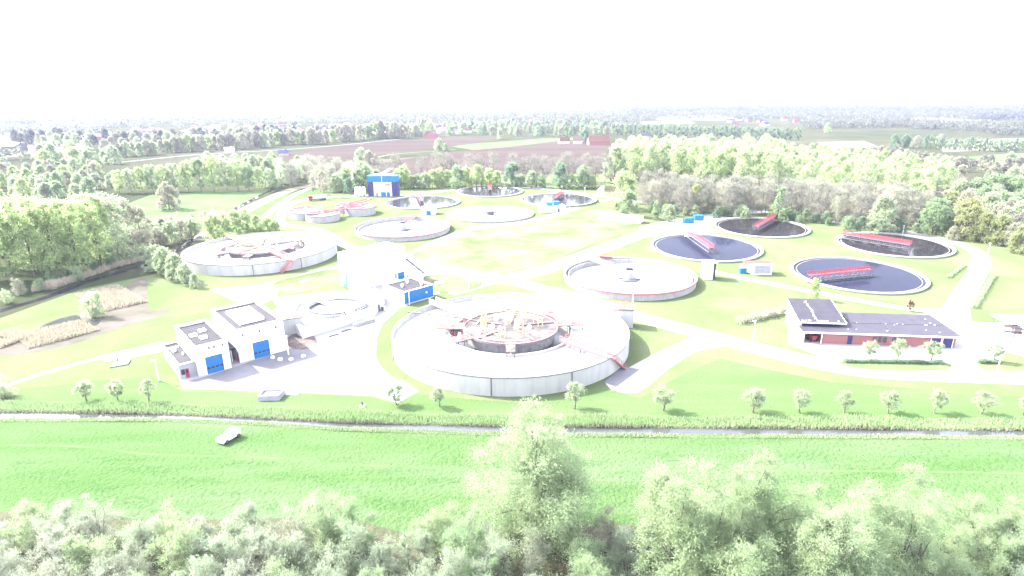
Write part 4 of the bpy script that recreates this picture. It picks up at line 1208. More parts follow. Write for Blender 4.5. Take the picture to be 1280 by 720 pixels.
lamps = [((1246, 466), 450, 'at the corner island with hedge'), ((1128, 294), 282, 'behind the farthest right tank'), ((1234, 321), 304, 'beside the road bend at the wood edge'), ((941, 427), 401, 'on the lawn left of the brick office'),
         ((790, 391), 366, 'between the biggest and the central tank'), ((649, 234), 226, 'right of the farthest tank'), ((731, 246), 235, 'near the white curved shelter'), ((712, 264), 254, 'beside the white hut with blue roof boxes'),
         ((586, 361), 351, 'on the oval dry lawn'), ((512, 381.5), 364, 'in front of the blue wall'), ((361, 444), 420, 'at the right front of the tall garage'), ((842, 275), 266, 'left of the blue containers'), ((199, 477), 450, 'on the lawn left of the annex'), ((640, 337), 318, 'between the dry field and the central tank'), ((1160, 405), 385, 'behind the brick office')][:13]
for b, ty, lb in lamps:
    a = P(*b)
    d = _f * FPX + _r * (b[0] - 640) + _u * (360 - ty)
    hgt = H + d[2] * math.hypot(a[0], a[1]) / math.hypot(d[0], d[1])
    hgt = max(3.2, min(6, hgt))
    t = empty('lamp_post', 'slim pale lamp post ' + lb, 'lamp post', (a[0], a[1], 0), R_(20), 'lamp posts')
    part('pole', M['white_metal'], t, lambda m: m.tube((0, 0, 0), (0, 0, hgt), .11, 8, .07))
    part('lantern', M['white_metal'], t, lambda m: (m.boxz(-.7, .15, -.12, .12, hgt, hgt + .16)))
    part('base', M['pale_concrete'], t, lambda m: m.tube((0, 0, 0), (0, 0, .25), .2, 8))
# ------------------------------------------------------------------ vegetation
def mesh_quads(name, verts, m, tri=False):
    """verts (N*4, 3) -> N separate leaf faces"""
    n = len(verts) // 4
    me = bpy.data.meshes.new(name)
    me.vertices.add(4 * n)
    me.vertices.foreach_set('co', np.ascontiguousarray(verts, dtype=np.float32).ravel())
    me.loops.add(4 * n)
    me.loops.foreach_set('vertex_index', np.arange(4 * n, dtype=np.int32))
    me.polygons.add(n)
    me.polygons.foreach_set('loop_start', np.arange(0, 4 * n, 4, dtype=np.int32))
    me.materials.append(m)
    me.update(calc_edges=True)
    return me


def unit(a):
    return a / (np.linalg.norm(a, axis=1, keepdims=True) + 1e-9)


def leaf_verts(pos, axis, Ls, Ws, g, face=None):
    axis = unit(axis)
    ref = g.normal(size=pos.shape)
    if face is not None:
        ref = ref * .55 + face * .45
    side = unit(np.cross(axis, ref))
    Ls = np.asarray(Ls)[:, None]
    Ws = np.asarray(Ws)[:, None]
    v = np.stack([pos, pos + axis * Ls * .5 + side * Ws * .5, pos + axis * Ls, pos + axis * Ls * .5 - side * Ws * .5], 1)
    return v.reshape(-1, 3)


def crown_clumps(g, n, hgt, z0, rad, shape):
    """clump centres and radii inside a crown envelope"""
    out = []
    for _ in range(n):
        u = g.random()
        if shape == 'cone':
            zz = z0 + (hgt - z0) * u
            rr = rad * (1 - u) ** .7 * .75 + .05
        elif shape == 'column':
            zz = z0 + (hgt - z0) * u
            rr = rad * (.35 + 1.1 * math.sin(math.pi * min(.97, u * .9 + .08))) * .62
        elif shape == 'vase':
            zz = z0 + (hgt - z0) * u
            rr = rad * (.3 + .7 * math.sin(math.pi * (u * .75 + .12)))
        elif shape == 'lobes':
            if not out:
                nl = 16 if hgt > 15 else 9
                lob = [(g.uniform(0, 6.28), rad * g.uniform(.1, .75), hgt * g.uniform(.55, .93), rad * g.uniform(.32, .48)) for _ in range(nl)]
                lob[0] = (lob[0][0], rad * .15, hgt, rad * .42)
            la, lr, lh, lw = lob[g.integers(nl)]
            uu = g.random() ** .8
            zz = z0 + (lh - z0 - .3) * uu
            b = g.random() * 6.283
            q = lw * math.sqrt(g.random()) * math.sqrt(max(.08, 1 - (uu * 1.05) ** 3)) * 1.1
            out.append((lr * (.4 + .6 * uu) * math.cos(la) + q * math.cos(b), lr * (.4 + .6 * uu) * math.sin(la) + q * math.sin(b), zz, zz))
            continue
        elif shape == 'bush':
            zz = z0 + (hgt - z0) * u ** .9
            rr = rad * math.sqrt(max(.05, 1 - u * u)) * .85
        else:
            zz = z0 + (hgt - z0) * u
            rr = rad * math.sqrt(max(.05, 1 - (2 * u - 1) ** 2)) * .9
        a = g.random() * 6.283
        k = math.sqrt(g.random()) if g.random() < .5 else .75 + .25 * g.random()
        out.append((rr * k * math.cos(a), rr * k * math.sin(a), zz, zz))
    return np.array(out)[:, :3]


def make_crown(name, seed, hgt, z0, rad, shape, nclump, crad, per, leaf, aspect, up=.3, droop=0., scat=.35, run=9):
    g = np.random.default_rng(seed)
    cl = crown_clumps(g, nclump, hgt, z0, rad, shape)
    cr = crad * (.6 + .8 * g.random(nclump))
    axis_c = np.array([0, 0, z0 + .3 * (hgt - z0)])
    outw = unit(cl - axis_c)
    # every clump is a spray of twigs, every twig carries a run of leaves
    tw = max(3, per // run)
    n = nclump * tw
    ci = np.repeat(np.arange(nclump), tw)
    d = unit(g.normal(size=(n, 3)) + .7 * outw[ci] + np.array([0, 0, up * .8]))
    ln = cr[ci] * (.5 + .8 * g.random(n))
    ti = np.repeat(np.arange(n), run)
    f = g.random(n * run) ** .7
    bend = np.array([0, 0, -droop])
    pos = cl[ci][ti] + d[ti] * (ln[ti] * f)[:, None] + bend * (f * f * ln[ti])[:, None] + g.normal(size=(n * run, 3)) * (.07 * crad)
    pos[:, 2] = np.maximum(pos[:, 2], .15)
    ax = d[ti] + np.array([0, 0, up * .5 - droop]) + scat * 1.8 * g.normal(size=(n * run, 3))
    sz = leaf * (.6 + .8 * g.random(n * run))
    me = mesh_quads(name, leaf_verts(pos, ax, sz, sz * aspect, g, unit(pos - axis_c) + np.array([0, 0, .5])), L['green'])
    return me, cl


def make_trunk(name, seed, hgt, r0, cl, nb, stems=1, split=.35, zs=None):
    rs = random.Random(seed)
    m = MB()
    pick = [cl[rs.randrange(len(cl))] for _ in range(nb)]
    for s_ in range(stems):
        bx, by = (0, 0) if stems == 1 else (rs.uniform(-.5, .5), rs.uniform(-.5, .5))
        pts = [np.array([bx, by, -.1])]
        n = 5
        tx, ty = (rs.uniform(-.4, .4), rs.uniform(-.4, .4)) if stems == 1 else (rs.uniform(-1.6, 1.6), rs.uniform(-1.6, 1.6))
        top = hgt * (.8 if stems == 1 else rs.uniform(.55, .8))
        for k in range(1, n + 1):
            f = k / n
            pts.append(np.array([bx + tx * f + rs.uniform(-.1, .1), by + ty * f + rs.uniform(-.1, .1), top * f]))
        rr = r0 if stems == 1 else r0 * .6
        for k in range(n):
            m.tube(pts[k], pts[k + 1], rr * (1 - .82 * k / n), 7, rr * (1 - .82 * (k + 1) / n), caps=False)
        for c in pick[s_::stems]:
            z = min(top * .95, max(hgt * split * .6, c[2] * rs.uniform(.45, .7)))
            f = z / top * n
            k = min(n - 1, int(f))
            b = pts[k] + (pts[k + 1] - pts[k]) * (f - k)
            mid = b + (c - b) * .5 + np.array([0, 0, .12 * np.linalg.norm(c - b)])
            rb = rr * .32
            m.tube(b, mid, rb, 5, rb * .6, caps=False)
            m.tube(mid, c, rb * .6, 5, rb * .15, caps=False)
    me = bpy.data.meshes.new(name)
    me.from_pydata(m.v, [], m.f)
    me.materials.append(M['bark'])
    me.shade_smooth()
    return me


def kind(n, seed, hgt, z0, rad, shape, nclump, crad, per, leaf, aspect, r0=.25, nb=10, stems=1, **kw):
    out = []
    for i in range(n):
        g = random.Random(seed + i)
        h = hgt * g.uniform(.92, 1.08)
        me, cl = make_crown('crown', seed * 31 + i, h, z0, rad * g.uniform(.9, 1.1), shape, nclump, crad, per, leaf, aspect, **kw)
        out.append((me, make_trunk('trunk', seed * 17 + i, h, r0, cl, nb, stems), h))
    return out


K = {}
K['big_willow'] = kind(4, 100, 18.5, 1.5, 7.4, 'lobes', 200, 1.5, 520, .2, .3, .42, 34, up=.3, droop=.25, scat=.3)
K['round_willow'] = kind(4, 140, 12.5, .6, 5.6, 'lobes', 130, 1.25, 430, .19, .32, .3, 26, 3, up=.3, droop=.2, scat=.3)
K['shrub'] = kind(6, 200, 8, .4, 3.7, 'lobes', 64, 1.0, 360, .17, .32, .14, 20, 4, up=.55, scat=.3)
K['sparse_shrub'] = kind(5, 240, 8, .4, 3.6, 'lobes', 60, 1.0, 270, .17, .22, .12, 26, 5, up=.75, scat=.28)
K['pollard'] = kind(7, 300, 4.0, 1.5, 1.45, 'round', 36, .55, 200, .19, .34, .14, 8, up=.4)
K['tall_poplar'] = kind(5, 340, 23, 4, 4.6, 'vase', 70, 1.7, 300, .42, .5, .3, 14, up=.3)
K['round_tree'] = kind(5, 380, 11, .5, 4.6, 'bush', 50, 1.5, 220, .45, .5, .25, 10, up=.2)
K['oak'] = kind(4, 420, 14, .6, 5.8, 'bush', 64, 1.7, 220, .5, .55, .35, 12, up=.2)
K['bare_tree'] = kind(6, 460, 18, 3.0, 4.1, 'vase', 46, 2.2, 170, .85, .085, .24, 30, up=.8, scat=.2)
K['plantation'] = kind(6, 500, 23, 5, 4.4, 'column', 38, 2.2, 130, .7, .5, .22, 8, up=.5)
K['cone_tree'] = kind(3, 540, 20, 1, 3.6, 'column', 40, 1.5, 70, .95, .6, .25, 4, up=.3)
K['far_tree'] = kind(5, 580, 13, .5, 6, 'bush', 26, 2.3, 60, 1.4, .6, .3, 4, up=.2)
KI = {}


def plant(kd, name, label, cat, group, x, y, leaf, scale=1.0, sz=None, bark='bark', parts=True, variant=None, rot=None):
    vs = K[kd]
    i = KI.get(kd, 0)
    KI[kd] = i + 1
    cr, tr, h = vs[variant if variant is not None else i % len(vs)]
    t = empty(name, label, cat, (x, y, 0), random.uniform(0, 6.28) if rot is None else rot, group)
    s3 = (scale, scale, sz or scale)
    t.scale = s3
    for nm, me, mt in (('crown', cr, L[leaf]), ('trunk', tr, M[bark])):
        o = bpy.data.objects.new(nm, me)
        COL.objects.link(o)
        o.parent = t
        o.material_slots[0].link = 'OBJECT'
        o.material_slots[0].material = mt
    return t


def ptree(kd, name, label, cat, group, px_, py_, leaf, top=None, wpx=None, **kw):
    """plant with its foot at a surveyed point; top = the photo row its tip reaches"""
    a = P(px_, py_)
    sc_ = kw.pop('scale', 1.0)
    if top is not None:
        d = _f * FPX + _r * (px_ - 640) + _u * (360 - top)
        hh = H + d[2] * math.hypot(a[0], a[1]) / math.hypot(d[0], d[1])
        i = KI.get(kd, 0) % len(K[kd]) if kw.get('variant') is None else kw['variant']
        sc_ = hh / K[kd][i][2]
    t = plant(kd, name, label, cat, group, a[0], a[1], leaf, sc_, **kw)
    if kd == 'pollard':
        t.scale.x *= random.uniform(.8, 1.2)
        t.scale.y *= random.uniform(.8, 1.2)
        t.rotation_euler = (random.uniform(-.09, .09), random.uniform(-.09, .09), t.rotation_euler.z)
    return t


# the row of small round-headed trees along the ditch
row = [(108, 501, 477), (149, 502, 476), (187, 501.5, 476), (496, 506, 484), (549, 508, 487), (718, 511, 483), (829, 513, 486), (941, 515.5, 488), (1000, 516.5, 489), (1055, 516, 492), (1110, 516.5, 492), (1168, 517, 490), (1226, 517, 491), (1279, 519, 494), (1345, 521, 495)]
names_ = ['leftmost of the three left of the white yard', 'middle one of the three left of the white yard', 'rightmost of the three left of the white yard', 'at the tip of the white yard', 'under the left front of the biggest tank', 'just right behind the tall foreground willow',
          'alone below the concrete pad', 'first right of the wide gap', 'second right of the wide gap', 'third right of the wide gap', 'fourth right of the wide gap', 'fifth right of the wide gap', 'sixth right of the wide gap', 'cut by the right picture edge', 'beyond the right picture edge']
for (x, y, tp), nm in zip(row, names_):
    ptree('pollard', 'pollard_tree', 'round headed tree in ditch-side row, ' + nm, 'tree', 'small trees along the ditch', x, y, 'pollard', tp)
for x, y, tp, nm in ((1085, 449, 428, 'left of three before brick office'), (1122, 450, 426, 'middle of three before brick office'), (1163, 451, 429, 'right of three before brick office'), (1242, 452, 432, 'on the corner island beside the lamp post'), (1282, 447, 432, 'at the right edge of the paved yard')):
    ptree('pollard', 'pollard_tree', 'bushy round pollard tree behind hedge, ' + nm, 'tree', 'pollard trees at the office', x, y, 'pollard', tp, sz=None)
a = P(1017, 375)
plant('round_tree', 'young_tree', 'small bright green tree between brick office and dark tank', 'tree', None, a[0], a[1], 'lime', .36, .5)
a = P(1137, 389)
plant('cone_tree', 'copper_shrub', 'little red-brown cone shrub on the lawn behind the brick office', 'shrub', None, a[0], a[1], 'purple', .2, .15)
a = P(1100, 385)
plant('shrub', 'small_shrub', 'thin pale shrub on the lawn left of the red-brown cone shrub', 'shrub', None, a[0] - 13, a[1] + 1, 'pollard', .22)


def hedge(label, p, q, wd, h, leaf, n=2600, name='hedge', lf=.22, group=None):
    p, q = np.array(p), np.array(q)
    g = np.random.default_rng(int(abs(p[0]) * 7) + n)
    Ln = np.linalg.norm(q - p)
    d = (q - p) / Ln
    nn = np.array([-d[1], d[0]])
    s_ = g.random(n) * Ln
    o_ = (g.random(n) - .5) * wd
    z = h * (1 - (1 - g.random(n)) ** 2 * .9) * (.9 + .2 * np.sin(s_ * 1.3))
    pos = np.stack([s_ * d[0] + o_ * nn[0], s_ * d[1] + o_ * nn[1], z], 1)
    sz = lf * (.6 + .8 * g.random(n))
    me = mesh_quads(name, leaf_verts(pos, g.normal(size=(n, 3)), sz, sz * .6, g), L[leaf])
    t = empty(name, label, 'hedge', (p[0], p[1], 0), 0, group)
    o = bpy.data.objects.new('foliage', me)
    COL.objects.link(o)
    o.parent = t
    m = MB()
    for k in range(int(Ln / .8) + 1):
        c = d * min(Ln, k * .8)
        m.tube((c[0], c[1], 0), (c[0], c[1], h * .8), .05, 5)
    m.build('stems', M['bark'], t)
    return t


hedge('long low clipped hedge in front of the brick office', XY(1054, 453), XY(1178, 455), 1.0, .8, 'deep', 5000)
hedge('short clipped hedge on the corner island', XY(1222, 454), XY(1248, 454.5), 1.0, .8, 'deep', 1500)
hedge('rough hedge line running beside the perimeter road', XY(1217, 386), XY(1242, 345), 1.2, 1.0, 'green', 2500, lf=.35)
hedge('thin bramble hedge left of the brick office roof', XY(922, 405), XY(996, 388), 2.2, 1.6, 'brown', 2200, lf=.4)
hedge('low rough bank growth inside the road bend', XY(1185, 348), XY(1205, 332), 1.2, .7, 'green', 1200, lf=.35)

# pale bushes beside the left tank, yellow-green bushes by the canal
for i, (x, y, tp, s_) in enumerate(((198, 337, 313, 1), (209, 342, 316, 1), (221, 348, 324, 1), (232, 353, 334, 1), (244, 358, 347, .6))):
    ptree('round_tree', 'willow_bush', f'pale willow bush left of the wide grey tank, {ORD[i]} from the back', 'bush', 'pale bushes by the left tank', x, y + 2, 'pollard', tp - 4)
for i, (x, y, tp) in enumerate(((269, 303, 270), (280, 298, 268), (296, 292, 265), (306, 287, 262), (321, 289, 270), (335, 289, 273), (345, 289, 276))):
    ptree('round_tree', 'golden_bush', f'yellow-green bush between canal and left tank, {ORD[i]} from the left', 'bush', 'yellow bushes by the canal', x, y, 'lime', tp)
ptree('shrub', 'willow_bush', 'round pale bush standing in the dry reed bed', 'bush', None, 118, 397, 'pollard', 360)
ptree('shrub', 'willow_bush', 'pale bush at the canal edge behind the first pale tank bushes', 'bush', None, 185, 331, 'pollard', 304)

# tall yellow-green poplars on the left and the shrubs at their feet
g_ = 'tall light poplars left of the canal'
for i, (x, y, tp) in enumerate(((18, 352, 262), (45, 350, 252), (75, 348, 247), (100, 344, 251), (128, 336, 244), (62, 338, 250), (30, 338, 256), (112, 326, 247), (85, 322, 250), (50, 322, 258), (10, 325, 262), (-15, 352, 262), (-30, 335, 262))):
    ptree('tall_poplar', 'poplar_tree', 'tall light green poplar in the stand left of the canal', 'tree', g_, x, y, 'lime', tp + random.uniform(-3, 5))
for i, (x, y, tp) in enumerate(((150, 330, 247), (168, 322, 250), (160, 312, 256), (182, 318, 260), (140, 316, 246))):
    ptree('plantation', 'poplar_tree', 'thin half-bare poplar right of the light green stand', 'tree', 'thin poplars by the canal', x, y, ('pollard', 'brown')[i % 2], tp)
for x, y, tp, lf, lb in ((138, 334, 310, 'deep', 'dark green bush at the foot of the poplars'), (118, 340, 324, 'deep', 'lower dark green bush left of the first dark one'), (70, 350, 325, 'green', 'green bush at the foot of the leftmost poplars'),
                         (25, 368, 345, 'brown', 'brownish spreading bush by the canal at the left edge'), (52, 364, 346, 'green', 'green bush by the canal below the poplars'), (8, 380, 360, 'pollard', 'grey-green bush lowest at the left edge by canal'), (165, 327, 308, 'silver', 'grey bush at the canal right of the poplars'), (98, 352, 330, 'pollard', 'pale bush between dark bushes and canal')):
    ptree('shrub', 'bush', lb, 'bush', None, x, y, lf, tp)
for x, y, tp in ((225, 282, 265), (240, 280, 264), (255, 277, 262), (268, 273, 260), (215, 278, 266), (205, 283, 268)):
    ptree('shrub', 'bush', 'pale grey-green bush in the row along the wet meadow', 'bush', 'pale bushes along the wet meadow', x, y, 'pollard', tp)
ptree('oak', 'lone_tree', 'round brown budding tree alone on the wet meadow', 'tree', None, 212, 262, 'brown', 231)
for x, y, tp in ((185, 305, 280), (200, 308, 284), (215, 305, 278), (228, 300, 277), (240, 296, 274), (205, 296, 274), (190, 296, 276)):
    ptree('round_tree', 'bush', 'grey-green willow scrub between poplars and canal', 'bush', 'scrub between poplars and canal', x, y, random.choice(('pollard', 'silver', 'brown')), tp)
for x, y, tp in ((5, 498, 468), (-6, 492, 462)):
    ptree('shrub', 'bush', ('pale bush at the left picture edge by the ditch', 'paler bush just outside the left picture edge')[x < 0], 'bush', None, x, y, 'pollard', tp)


def inside(p, poly):
    c = False
    n = len(poly)
    for i in range(n):
        (x0, y0), (x1, y1) = poly[i], poly[i - 1]
        if (y0 > p[1]) != (y1 > p[1]) and p[0] < (x1 - x0) * (p[1] - y0) / (y1 - y0) + x0:
            c = not c
    return c


def scatter(poly_px, step, fn, jit=.4, seed=1, wide=.98):
    poly = [XY(*p) for p in poly_px]
    rs = random.Random(seed)
    xs, ys = [p[0] for p in poly], [p[1] for p in poly]
    n = 0
    y = min(ys)
    while y < max(ys):
        x = min(xs)
        while x < max(xs):
            p = (x + rs.uniform(-jit, jit) * step, y + rs.uniform(-jit, jit) * step)
            if inside(p, poly) and abs(p[0]) < wide * p[1] + 12:
                fn(p, rs)
                n += 1
            x += step
        y += step
    return n


def zone(poly, step, kd, name, label, group, leaves, smin, smax, seed, jit=.4, cat='tree', bark='bark'):
    def fn(p, rs):
        plant(kd, name, label, cat, group, p[0], p[1], rs.choice(leaves), rs.uniform(smin, smax) * (.78 if kd == 'plantation' and p[0] > .45 * p[1] else 1), bark=bark)
    return scatter(poly, step, fn, jit, seed)


CNT = {}
# right hand woods
CNT['plantation'] = zone([(772, 228), (845, 230), (905, 237), (1010, 250), (1100, 258), (1170, 256), (1190, 236), (1120, 219), (1050, 210), (960, 205), (780, 204)], 11.5, 'plantation', 'young_poplar', 'light green poplar in the dense plantation beyond the bare wood', 'poplars of the plantation', ('poplar', 'poplar', 'lime'), .85, 1.05, 5)
CNT['bare'] = zone([(795, 258), (860, 270), (960, 272), (1010, 277), (1085, 288), (1120, 288), (1170, 274), (1160, 264), (1090, 265), (1000, 259), (900, 252), (840, 250), (785, 251)], 7.4, 'bare_tree', 'bare_tree', 'bare grey-brown tree in the wood behind the dark water tanks', 'bare trees of the wood', ('twig', 'twig', 'twig', 'brown', 'twig'), .62, .9, 6, bark='pale_bark')
for x, y, tp, kd, lf, lb in ((785, 271, 240, 'round_tree', 'green', 'bright green tree at the left corner of the bare wood'), (778, 262, 219, 'round_tree', 'lime', 'yellow-green tree at the wood corner by the white shelter'), (819, 275, 252, 'cone_tree', 'green', 'slim green tree in front of the bare wood'),
                             (836, 277, 258, 'round_tree', 'pollard', 'low pale tree in front of the bare wood'), (868, 268, 232, 'plantation', 'golden', 'golden-leaved slender tree by the blue containers'), (880, 266, 248, 'round_tree', 'golden', 'low golden tree behind the blue containers'),
                             (910, 270, 255, 'round_tree', 'green', 'green undergrowth tree right of the blue containers'), (925, 272, 257, 'round_tree', 'green', 'green undergrowth tree behind tank with end-on bridge'), (972, 276, 236, 'cone_tree', 'green', 'bright green upright tree inside the bare wood'), (978, 278, 262, 'round_tree', 'green', 'green bush tree behind the end-on red bridge'),
                             (1060, 289, 272, 'round_tree', 'green', 'low green thicket tree above the long red bridge'), (1075, 289, 272, 'round_tree', 'deep', 'low deep green thicket tree above the long red bridge'), (1100, 291, 248, 'oak', 'pollard', 'pale green tree before the bare wood, left of the lamp post'), (1125, 293, 274, 'round_tree', 'deep', 'dark low tree behind the lamp post'),
                             (1140, 270, 228, 'oak', 'lime', 'fresh green tree rising inside the bare wood'), (1165, 293, 250, 'oak', 'green', 'blue-green tree right of the lamp post'), (1180, 294, 268, 'round_tree', 'green', 'green bush tree at the road, foremost of the right wood'), (1203, 298, 252, 'oak', 'golden', 'yellow-green oak at the road bend'),
                             (1190, 300, 284, 'round_tree', 'brown', 'small brownish tree at the roadside'), (1226, 303, 268, 'oak', 'golden', 'golden oak nearest the road lamp'), (1247, 306, 270, 'oak', 'golden', 'second golden oak right of the road lamp'), (1262, 309, 280, 'oak', 'brown', 'brown leaved tree between golden oaks'), (1278, 317, 282, 'oak', 'golden', 'golden oak at the right picture edge'),
                             (1300, 318, 280, 'oak', 'lime', 'lime green tree just beyond the right edge'), (1196, 262, 226, 'oak', 'pollard', 'pale dome tree at the far end of the wood'), (1176, 272, 240, 'oak', 'brown', 'brown-green dome tree behind the fresh green one')):
    ptree(kd, 'wood_tree', lb, 'tree', 'mixed trees along the wood edge', x, y, lf, tp)
for x, y, tp in ((1215, 262, 226), (1232, 262, 222), (1248, 262, 221), (1264, 264, 223), (1280, 266, 226), (1225, 270, 236), (1245, 274, 240), (1270, 275, 240)):
    ptree('oak', 'broad_tree', 'rounded bright green tree in the group at far right', 'tree', 'bright green trees at the far right', x, y, 'green', tp)
zone([(1150, 285), (1220, 292), (1330, 316), (1400, 300), (1300, 262), (1190, 268)], 11, 'oak', 'wood_tree', 'budding brown-green tree behind the golden oaks', 'budding trees behind the oaks', ('brown', 'pollard', 'golden', 'twig'), .7, .95, 9)

def edge_bush(x, y, lf, sc_):
    a = P(x, y)
    plant('round_tree', 'undergrowth_bush', 'low green bush of the undergrowth along the bare wood', 'bush', 'undergrowth along the bare wood', a[0], a[1], lf, sc_)


rs = random.Random(91)
fr = [(800, 268), (850, 275), (905, 274), (960, 276), (1010, 281), (1060, 287), (1110, 292), (1150, 295)]
for k in range(44):
    u = rs.uniform(0, 6.99)
    q = int(u)
    x = fr[q][0] + (fr[q + 1][0] - fr[q][0]) * (u - q)
    y = fr[q][1] + (fr[q + 1][1] - fr[q][1]) * (u - q)
    edge_bush(x, y - rs.uniform(0, 6), rs.choice(('green', 'deep', 'green', 'lime', 'pollard')), rs.uniform(.22, .5))
# trees behind the far tanks
for i, x in enumerate((478, 495, 530, 545, 558, 570, 584, 598, 618, 641, 655, 668, 676, 690, 702, 712, 724, 735, 742, 756)):
    ptree('bare_tree', 'avenue_tree', 'thin bare avenue tree before the ploughed field', 'tree', 'bare avenue trees', x + random.uniform(-3, 3), 228 + .004 * abs(x - 640) + random.uniform(-2, 2), 'twig', random.uniform(192, 203), bark='pale_bark')
for i, x in enumerate((452, 462, 470, 505, 515, 522, 532, 541, 550, 561, 572, 583, 596, 612, 622, 640, 652, 664, 676, 700, 715, 728, 740)):
    lf = 'deep' if x in (640, 700) else random.choice(('lime', 'lime', 'green', 'pollard'))
    ptree('round_tree', 'hedge_tree', 'leafy bush tree in the belt behind the far tanks' if lf != 'deep' else f'dark green bush tree in far belt, {"left" if x == 640 else "right"} of two dark ones', 'tree', 'leafy belt behind the far tanks', x, 234 + random.uniform(-2, 2), lf, random.uniform(209, 222) if lf != 'deep' else 206, scale=1)
zone([(380, 240), (430, 240), (445, 236), (450, 224), (400, 214), (345, 222), (350, 236)], 11, 'bare_tree', 'thicket_tree', 'bare brown tree in the thicket left of the silos', 'bare thicket by the silos', ('twig', 'brown', 'twig', 'pollard'), .6, .85, 12)
for x, y, tp, lf in ((392, 243, 222, 'brown'), (405, 246, 216, 'brown'), (421, 240, 218, 'pollard'), (436, 242, 224, 'deep'), (432, 238, 214, 'green'), (455, 240, 206, 'green'), (443, 238, 222, 'deep'), (505, 236, 208, 'lime'), (498, 236, 213, 'green')):
    ptree('round_tree' if lf != 'brown' else 'plantation', 'thicket_tree', f'{dict(brown="slim budding", pollard="pale green", deep="dark green", green="fresh green", lime="yellow-green")[lf]} tree near the portal building at photo column {x}'.replace(f' at photo column {x}', ', ' + {392: 'leftmost by the tanker lorry', 405: 'right behind the tanker lorry', 421: 'right of the tanker lorry', 436: 'low, left of the silos', 432: 'tall, left of the silos', 455: 'rising behind the silos', 443: 'directly left of the silos', 505: 'at its right side', 498: 'close behind its right corner'}[x]), 'tree', None, x, y, lf, tp)

# left hand belts
for i, (x, y, tp) in enumerate(((150, 242, 214), (165, 242, 212), (178, 241, 210), (192, 241, 208), (206, 241, 208), (220, 240, 206), (236, 240, 203), (252, 240, 199), (268, 240, 197), (284, 239, 199), (298, 239, 202), (312, 239, 206), (325, 238, 210), (338, 237, 212))):
    ptree('tall_poplar', 'belt_tree', 'rounded pale green tree in the belt behind the wet meadow', 'tree', 'belt behind the wet meadow', x, y, ('lime', 'pollard', 'lime', 'green')[i % 4], tp)
zone([(-40, 262), (60, 258), (140, 246), (150, 228), (120, 214), (0, 214), (-60, 230)], 17, 'oak', 'mixed_tree', 'mixed green and brown tree in the left middle woods', 'left middle woods', ('pollard', 'lime', 'green', 'brown', 'silver', 'brown'), .6, .85, 21)
zone([(330, 236), (365, 232), (380, 212), (320, 205), (230, 210), (260, 214)], 17, 'oak', 'mixed_tree', 'fresh green tree in the grove left of the far thicket', 'grove left of the thicket', ('green', 'pollard', 'green', 'lime'), .65, .9, 22)
zone([(60, 212), (140, 210), (145, 200), (100, 193), (40, 200)], 24, 'oak', 'grove_tree', 'rounded tree in the small grove by the country road', 'grove by the country road', ('lime', 'pollard', 'green'), .9, 1.2, 23)
# belt before the town, row trees
for i in range(46):
    x = 150 + i * 8.6
    y = 197 - (x - 150) * .068 + random.uniform(-2.5, 0)
    ptree('oak', 'roadside_tree', 'budding tree along the country road before the village', 'tree', 'trees along the country road', x, y, random.choice(('brown', 'pollard', 'twig', 'brown', 'lime')), y - random.uniform(14, 21))
for i in range(14):
    x = 475 + i * 5.2
    ptree('far_tree', 'road_row_tree', 'small tree of the row along the field road', 'tree', 'row along the field road', x, 173.5 - i * .25, 'brown', 165 - i * .2, parts=False)
for i in range(44):
    x = 766 + i * 5.4
    y = 169 + i * .15
    ptree('cone_tree', 'windbreak_poplar', 'upright green poplar in the long windbreak behind the plantation', 'tree', 'long windbreak', x, y, 'deep' if i % 3 else 'green', y - random.uniform(13, 16))
for i in range(26):
    x = 1156 + i * 6.2
    y = 186 + i * .25
    ptree('cone_tree', 'park_tree', 'green tree in the row across the far right fields', 'tree', 'row across the far right fields', x, y, 'green' if i % 3 else 'deep', y - random.uniform(13, 17))
for x, y, tp, lf, lb in ((1034, 166, 155, 'lime', 'round yellow tree alone behind the plantation'), (1117, 185, 169, 'deep', 'dark green tree left of pair in far right fields'), (1130, 185, 169, 'deep', 'dark green tree right of pair in far right fields'), (1145, 184, 171, 'brown', 'brown tree right of the dark pair'), (1174, 183, 170, 'brown', 'brown wide tree before the far right row'),
                         (1175, 182, 168, 'twig', 'bare tree beside the wide brown one'), (1322, 210, 190, 'green', 'green tree beyond the right edge'), (1263, 210, 200, 'green', 'round green tree by far right meadow'), (768, 224, 186, 'poplar', 'fresh green tree at the left end of the plantation'), (774, 205, 176, 'pollard', 'greyer tree behind the left end of the plantation'), (730, 178, 162, 'deep', 'dark green tree beside the red roofed farm'), (549, 188, 174, 'pollard', 'grey-green tree at the corner of the ploughed field'), (557, 189, 180, 'green', 'low bush right of the field corner tree'), (625, 174, 162, 'pollard', 'pale green tree at the end of the crop field'), (462, 206, 189, 'brown', 'brown tree beside the field track'), (452, 204, 186, 'pollard', 'pale tree beside the field track'), (470, 204, 194, 'brown', 'small brown tree beside the field track')):
    ptree('oak', 'field_tree', lb, 'tree', None, x, y, lf, tp)
for i in range(24):
    x = 1100 + i * 8
    ptree('far_tree', 'scrub_tree', 'reddish-brown scrub tree in the strip behind the plantation', 'tree', 'scrub strip behind the plantation', x, 193 + (i * 1.15) + random.uniform(-2, 2), random.choice(('twig', 'brown', 'twig')), 183 + i * 1.15)
zone([(1200, 228), (1400, 245), (1400, 222), (1240, 206), (1190, 212)], 22, 'oak', 'scrub_tree', 'reddish-brown scrub tree behind the bright green group', 'scrub behind the bright green group', ('twig', 'brown', 'twig', 'pollard'), .6, .9, 29)
